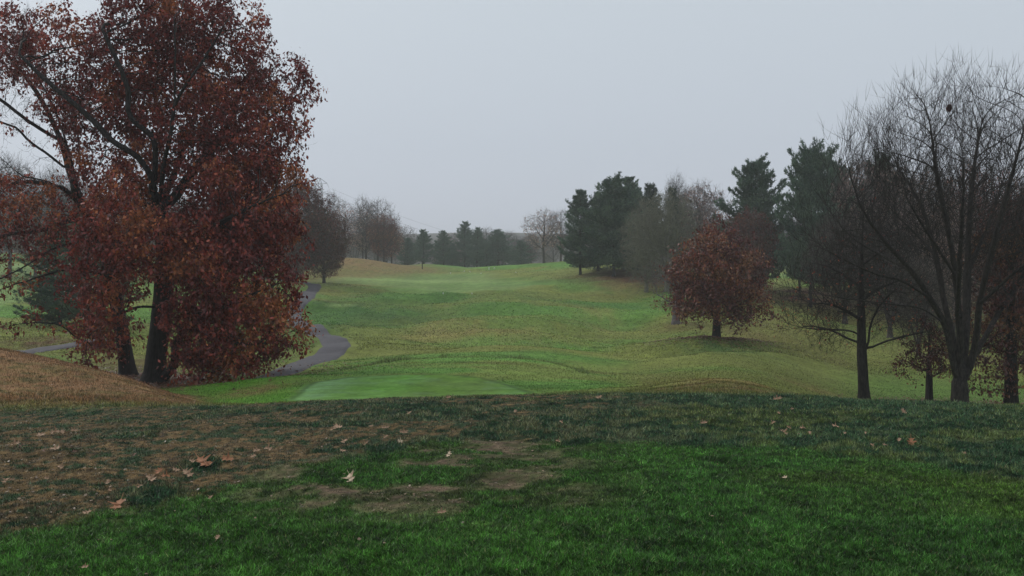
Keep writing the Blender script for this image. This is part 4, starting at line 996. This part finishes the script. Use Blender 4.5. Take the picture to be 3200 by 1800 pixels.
for a, b, s in [(790,1437,22),(837,1413,32),(803,1418,26),(438,1533,22),(337,1518,24),(145,1506,18),(188,1471,26),(21,1514,30),(40,1512,18),(660,1567,20),(345,1545,16)]: fleaf(a, b, s, 'tan', 'small tan leaf lying flat on the brown straw patches', 'leaves flat on the straw patches')
for a, b, s in [(171,1413,34),(137,1420,18),(235,1422,18),(175,1360,34),(233,1354,24),(47,1398,32),(130,1368,30),(195,1359,24),(70,1402,20),(420,1432,18)]: fleaf(a, b, s, 'tan' if s > 20 else 'dark', 'brown leaf caught in rough grass below the brown mound', 'leaves below the brown mound')
for a, b, s in [(1058,1343,36),(1040,1350,22),(1077,1388,28),(1143,1396,24),(1072,1419,22),(1260,1360,30),(1270,1357,18),(1205,1375,20),(1199,1345,20),(1210,1344,14),(1160,1340,16),(1280,1298,20)]: fleaf(a, b, s, 'tan', 'tan leaf on the ragged brown patch behind the green', 'leaves on the ragged brown patch')
for a, b, s in [(1401,1249,20),(1873,1247,22),(1743,1388,18),(1754,1328,16),(1610,1293,16),(2429,1253,30),(2476,1285,14)]: fleaf(a, b, s, 'tan', 'small leaf dotted along the crest of the rough grass', 'leaves along the crest')
for a, b, s in [(2198,1330,28),(2433,1299,16),(2416,1330,20),(2448,1360,30),(2612,1341,26),(2510,1347,22),(2725,1401,18),(2766,1400,18),(2704,1362,14),(2825,1294,24),(3014,1426,14),(2530,1362,18),(2465,1345,18),(2640,1362,14),(2810,1385,20)]: fleaf(a, b, s, 'tan', 'small tan leaf resting in the dark rough grass', 'leaves in the dark rough')
fleaf(679,1697,22,'tan','lone small tan leaf on the short green turf',G1); fleaf(265,1790,22,'tan','tan leaf at the very bottom of the photo in short turf',G1); fleaf(2452,1504,12,'pale','tiny whitish leaf scrap on bright green turf',G1)

# ------------------------------------------------------------------ tee markers, post, pylon
def plain(name, c, r=.5):
    m, N, Lk, P = mat(name); nz = N.new('ShaderNodeTexNoise'); nz.inputs['Scale'].default_value = 12; tc = N.new('ShaderNodeTexCoord'); Lk.new(tc.outputs['Object'], nz.inputs['Vector'])
    rp = N.new('ShaderNodeValToRGB'); rp.color_ramp.elements[0].color = (*[k * .85 for k in c], 1); rp.color_ramp.elements[1].color = (*c, 1); Lk.new(nz.outputs['Fac'], rp.inputs[0]); Lk.new(rp.outputs[0], P.inputs['Base Color']); P.inputs['Roughness'].default_value = r; return m
M_WHITE = plain('white_paint', (.82, .83, .80), .35); M_POST = plain('dark_wood', (.03, .025, .02), .8); M_STEEL = plain('galvanised_steel', (.10, .12, .13), .5)
import bmesh
def ball(r):
    bm = bmesh.new(); bmesh.ops.create_icosphere(bm, subdivisions=3, radius=r)
    bmesh.ops.translate(bm, verts=bm.verts, vec=(0, 0, r * 1.1)); g_ = bmesh.ops.create_cone(bm, segments=12, radius1=r * .35, radius2=r * .3, depth=r * 1.2, cap_ends=True)
    bmesh.ops.translate(bm, verts=g_['verts'], vec=(0, 0, -r * .3))
    me = bpy.data.meshes.new('tee_marker'); bm.to_mesh(me); bm.free(); me.materials.append(M_WHITE)
    for p in me.polygons: p.use_smooth = True
    return me
bme = ball(.08)
for (px, py, lb, sc, yy) in [(1385,920,'white ball tee marker, left one of the pair on the near tee edge',1.0,None),(1475,920,'white ball tee marker, right one of the pair on the near tee edge',1.0,None),
    (1408,855,'white tee marker at the left end of the far tee',1.3,None),(1451,850,'small white tee marker second along the far tee',1.4,None),(1469,851,'small pale marker third along the far tee',1.1,None),
    (1503,856,'small pale tee marker in the middle of the far tee',1.1,None),(1612,853,'white tee marker alone at the right tip of the far tee',1.2,None),(1545,841,'white marker on the rising edge under the far pines',1.6,None)]:
    x, y = ground_at(px, py); o = link('tee_marker', bme, loc=(x, y, HZ(x, y) + .02)); o.scale = (sc, sc, sc); tag(o, lb, 'tee marker', 'white tee markers')
def cyl(name, P0, P1, r, m, parent=None, seg=10):
    P = np.array([P0, P1], float); V, Q = tubes(P, np.array([-1, 0]), np.array([r, r]), 0)
    return V, Q
x, y = ground_at(1528, 843); z = HZ(x, y)
def post(name, x, y, h, r, m, label, cat, cap=True):
    bm = bmesh.new(); g_ = bmesh.ops.create_cone(bm, segments=14, radius1=r, radius2=r * .92, depth=h + .3, cap_ends=True); bmesh.ops.translate(bm, verts=g_['verts'], vec=(0, 0, h / 2 - .15))
    if cap: g_ = bmesh.ops.create_uvsphere(bm, u_segments=12, v_segments=6, radius=r * 1.05); bmesh.ops.translate(bm, verts=g_['verts'], vec=(0, 0, h))
    me = bpy.data.meshes.new(name); bm.to_mesh(me); bm.free(); me.materials.append(m); o = link(name, me, loc=(x, y, HZ(x, y))); tag(o, label, cat); return o
post('marker_stake', x, y, .42, .07, M_WHITE, 'short upright white stake on the skyline of the far tee', 'stake')
x, y = ground_at(1319.5, 841)
post('wooden_post', x, y, 1.9 * y / 208, .10, M_POST, 'single dark wooden post standing before the far green', 'post')
# lattice pylon
YP = 470.; kx = YP / F
zt = EYE - (557 - 900) * kx; xc = (995 - 1600) * kx; zb = HZ(xc, YP)
py_ = empty('electricity_pylon', (xc, YP, zb), 'grey steel lattice power pylon rising behind the maroon oak', 'pylon')
def bars(name, segs, r, parent):
    P = []; Par = []; 
    for a, b in segs: P += [a, b]; Par += [-1, len(P) - 2]
    P = np.array(P, float); V, Q = tubes(P, np.array(Par), np.full(len(P), r), 0)
    return link(name, mesh_from(name, V, Q=Q, mats=[M_STEEL]), parent)
def zz(p): return EYE - (p - 900) * kx - zb
w1 = 1.75; zA = zz(574); zB = zz(607); zC = zz(645)
legs = []; br = []
def wd(z): return w1 if z > zC else w1 + (zC - z) * .12
lv = [zA] + list(np.linspace(zA, zC, 5)[1:]) + list(np.linspace(zC, 0, 5)[1:])
for sx in (-1, 1):
    for sy in (-1, 1): 
        for a, b in zip(lv[:-1], lv[1:]): legs.append(((sx * wd(a), sy * wd(a), a), (sx * wd(b), sy * wd(b), b)))
for a, b in zip(lv[:-1], lv[1:]):
    A_, B_ = wd(a), wd(b)
    for s in (-1, 1):
        br += [((-A_, s * A_, a), (B_, s * B_, b)), ((A_, s * A_, a), (-B_, s * B_, b)), ((s * A_, -A_, a), (s * B_, B_, b)), ((s * A_, A_, a), (s * B_, -B_, b)), ((-B_, s * B_, b), (B_, s * B_, b)), ((s * B_, -B_, b), (s * B_, B_, b))]
legs.append(((0, 0, zA), (0, 0, zC - 6)))
bars('leg', legs, .14, py_); bars('bracing', br, .07, py_)
zt_ = zz(557); a = 1.0; e1 = 4.7
bars('crossarm', [((-e1, 0, zz(576)), (e1, 0, zz(573))), ((-a, 0, zt_), (a, 0, zt_)), ((-a, 0, zt_), (-e1, 0, zz(576))), ((a, 0, zt_), (e1, 0, zz(573))), ((-a, 0, zt_), (0, 0, zA)), ((a, 0, zt_), (0, 0, zA)), ((-w1, 0, zA), (-a, 0, zt_)), ((w1, 0, zA), (a, 0, zt_))], .13, py_)
e2 = 5.6
bars('crossarm', [((-e2, 0, zz(610)), (e2, 0, zz(606))), ((-w1, 0, zz(600)), (-e2, 0, zz(610))), ((w1, 0, zz(600)), (e2, 0, zz(606)))], .13, py_)
tipw = np.array([xc + 5.6, YP, EYE - (586 - 900) * kx]); tipl = np.array([xc - 4.8, YP, EYE - (585 - 900) * kx])
bars('insulator', [((e1, 0, zz(573)), (5.6, 0, zz(586)))], .09, py_); bars('insulator', [((-e1, 0, zz(576)), (-4.8, 0, zz(585)))], .09, py_)
def wire(A, B, sag, label):
    n = 40; t = np.linspace(0, 1, n)[:, None]; P = A + (B - A) * t; P[:, 2] -= (4 * sag * t * (1 - t))[:, 0]
    V, Q = tubes(P, np.arange(-1, n - 1), np.full(n, .05), 0); o = link('power_line', mesh_from('power_line', V, Q=Q, mats=[M_STEEL])); tag(o, label, 'power line', 'sagging power lines')
wire(tipw, np.array([52., 820., 36.]), 9, 'uppermost power line sagging away from the pylon arm')
wire(np.array([xc + e2, YP, EYE - (607 - 900) * kx]), np.array([40., 820., 30.]), 8, 'middle power line running down into the mist')
wire(np.array([xc - e2, YP, EYE - (611 - 900) * kx]), np.array([20., 820., 24.]), 8, 'lowest faint power line above the far pines')
print('objects', time.time() - T0)

# ------------------------------------------------------------------ haze, sky, light, camera
bm = bmesh.new(); bmesh.ops.create_cube(bm, size=1); me = bpy.data.meshes.new('haze'); bm.to_mesh(me); bm.free()
hz = link('haze', me); zlo = -30; zhi = 95; hz.scale = (9600, 1700, zhi - zlo); hz.location = (0, 730, (zhi + zlo) / 2); tag(hz, kind='stuff')
m = bpy.data.materials.new('haze'); m.use_nodes = True; N = m.node_tree.nodes; N.clear(); o = N.new('ShaderNodeOutputMaterial'); v = N.new('ShaderNodeVolumePrincipled')
v.inputs['Color'].default_value = (.98, .985, 1, 1); v.inputs['Density'].default_value = DENS; v.inputs['Anisotropy'].default_value = 0.0
m.node_tree.links.new(v.outputs[0], o.inputs['Volume']); me.materials.append(m)

w = bpy.data.worlds.new('World'); bpy.context.scene.world = w; w.use_nodes = True; N = w.node_tree.nodes; Lk = w.node_tree.links; N.clear()
out = N.new('ShaderNodeOutputWorld'); sky = N.new('ShaderNodeTexSky'); sky.sky_type = 'NISHITA'; sky.sun_disc = False
EL, RO = math.radians(40), math.radians(-50)
sky.sun_elevation = EL; sky.sun_rotation = RO; sky.air_density = 1.0; sky.dust_density = 6.0; sky.ozone_density = 1.0
hs = N.new('ShaderNodeHueSaturation'); hs.inputs['Saturation'].default_value = .15; Lk.new(sky.outputs[0], hs.inputs['Color'])
b1 = N.new('ShaderNodeBackground'); Lk.new(hs.outputs[0], b1.inputs[0]); b1.inputs[1].default_value = .012
tc = N.new('ShaderNodeTexCoord'); sp = N.new('ShaderNodeSeparateXYZ'); Lk.new(tc.outputs['Generated'], sp.inputs[0])
rp = N.new('ShaderNodeValToRGB'); e = rp.color_ramp.elements; e[0].position = 0.0; e[0].color = (.535, .575, .675, 1); e[1].position = .9; e[1].color = (.66, .72, .78, 1)
q = e.new(.16); q.color = (.500, .555, .640, 1); q = e.new(.36); q.color = (.535, .600, .665, 1)
Lk.new(sp.outputs['Z'], rp.inputs[0]); b2 = N.new('ShaderNodeBackground'); Lk.new(rp.outputs[0], b2.inputs[0]); b2.inputs[1].default_value = SKY
ad = N.new('ShaderNodeAddShader'); Lk.new(b1.outputs[0], ad.inputs[0]); Lk.new(b2.outputs[0], ad.inputs[1]); Lk.new(ad.outputs[0], out.inputs['Surface'])
sd = bpy.data.lights.new('sun', 'SUN'); sd.energy = SUN; sd.angle = math.radians(16); sd.color = (1, .96, .90)
so = bpy.data.objects.new('sun', sd); C.objects.link(so)
az = RO
from mathutils import Vector
dirv = Vector((math.sin(az) * math.cos(EL), math.cos(az) * math.cos(EL), math.sin(EL)))
so.rotation_euler = (-dirv).to_track_quat('-Z', 'Y').to_euler()
cd = bpy.data.cameras.new('camera'); co = bpy.data.objects.new('camera', cd); C.objects.link(co)
cd.sensor_width = 36; cd.lens = F / 3200 * 36; cd.clip_start = .1; cd.clip_end = 6000; co.location = (0, 0, EYE); co.rotation_euler = (math.radians(90), 0, 0)
sc = bpy.context.scene; sc.camera = co
sc.view_settings.view_transform = 'Standard'; sc.view_settings.look = 'None'; sc.view_settings.gamma = 1; sc.view_settings.exposure = 0
sc.render.engine = 'CYCLES'; cy = sc.cycles; cy.max_bounces = 5; cy.diffuse_bounces = 3; cy.glossy_bounces = 1; cy.transmission_bounces = 3; cy.volume_bounces = 1; cy.caustics_reflective = False; cy.caustics_refractive = False
print('done', time.time() - T0)
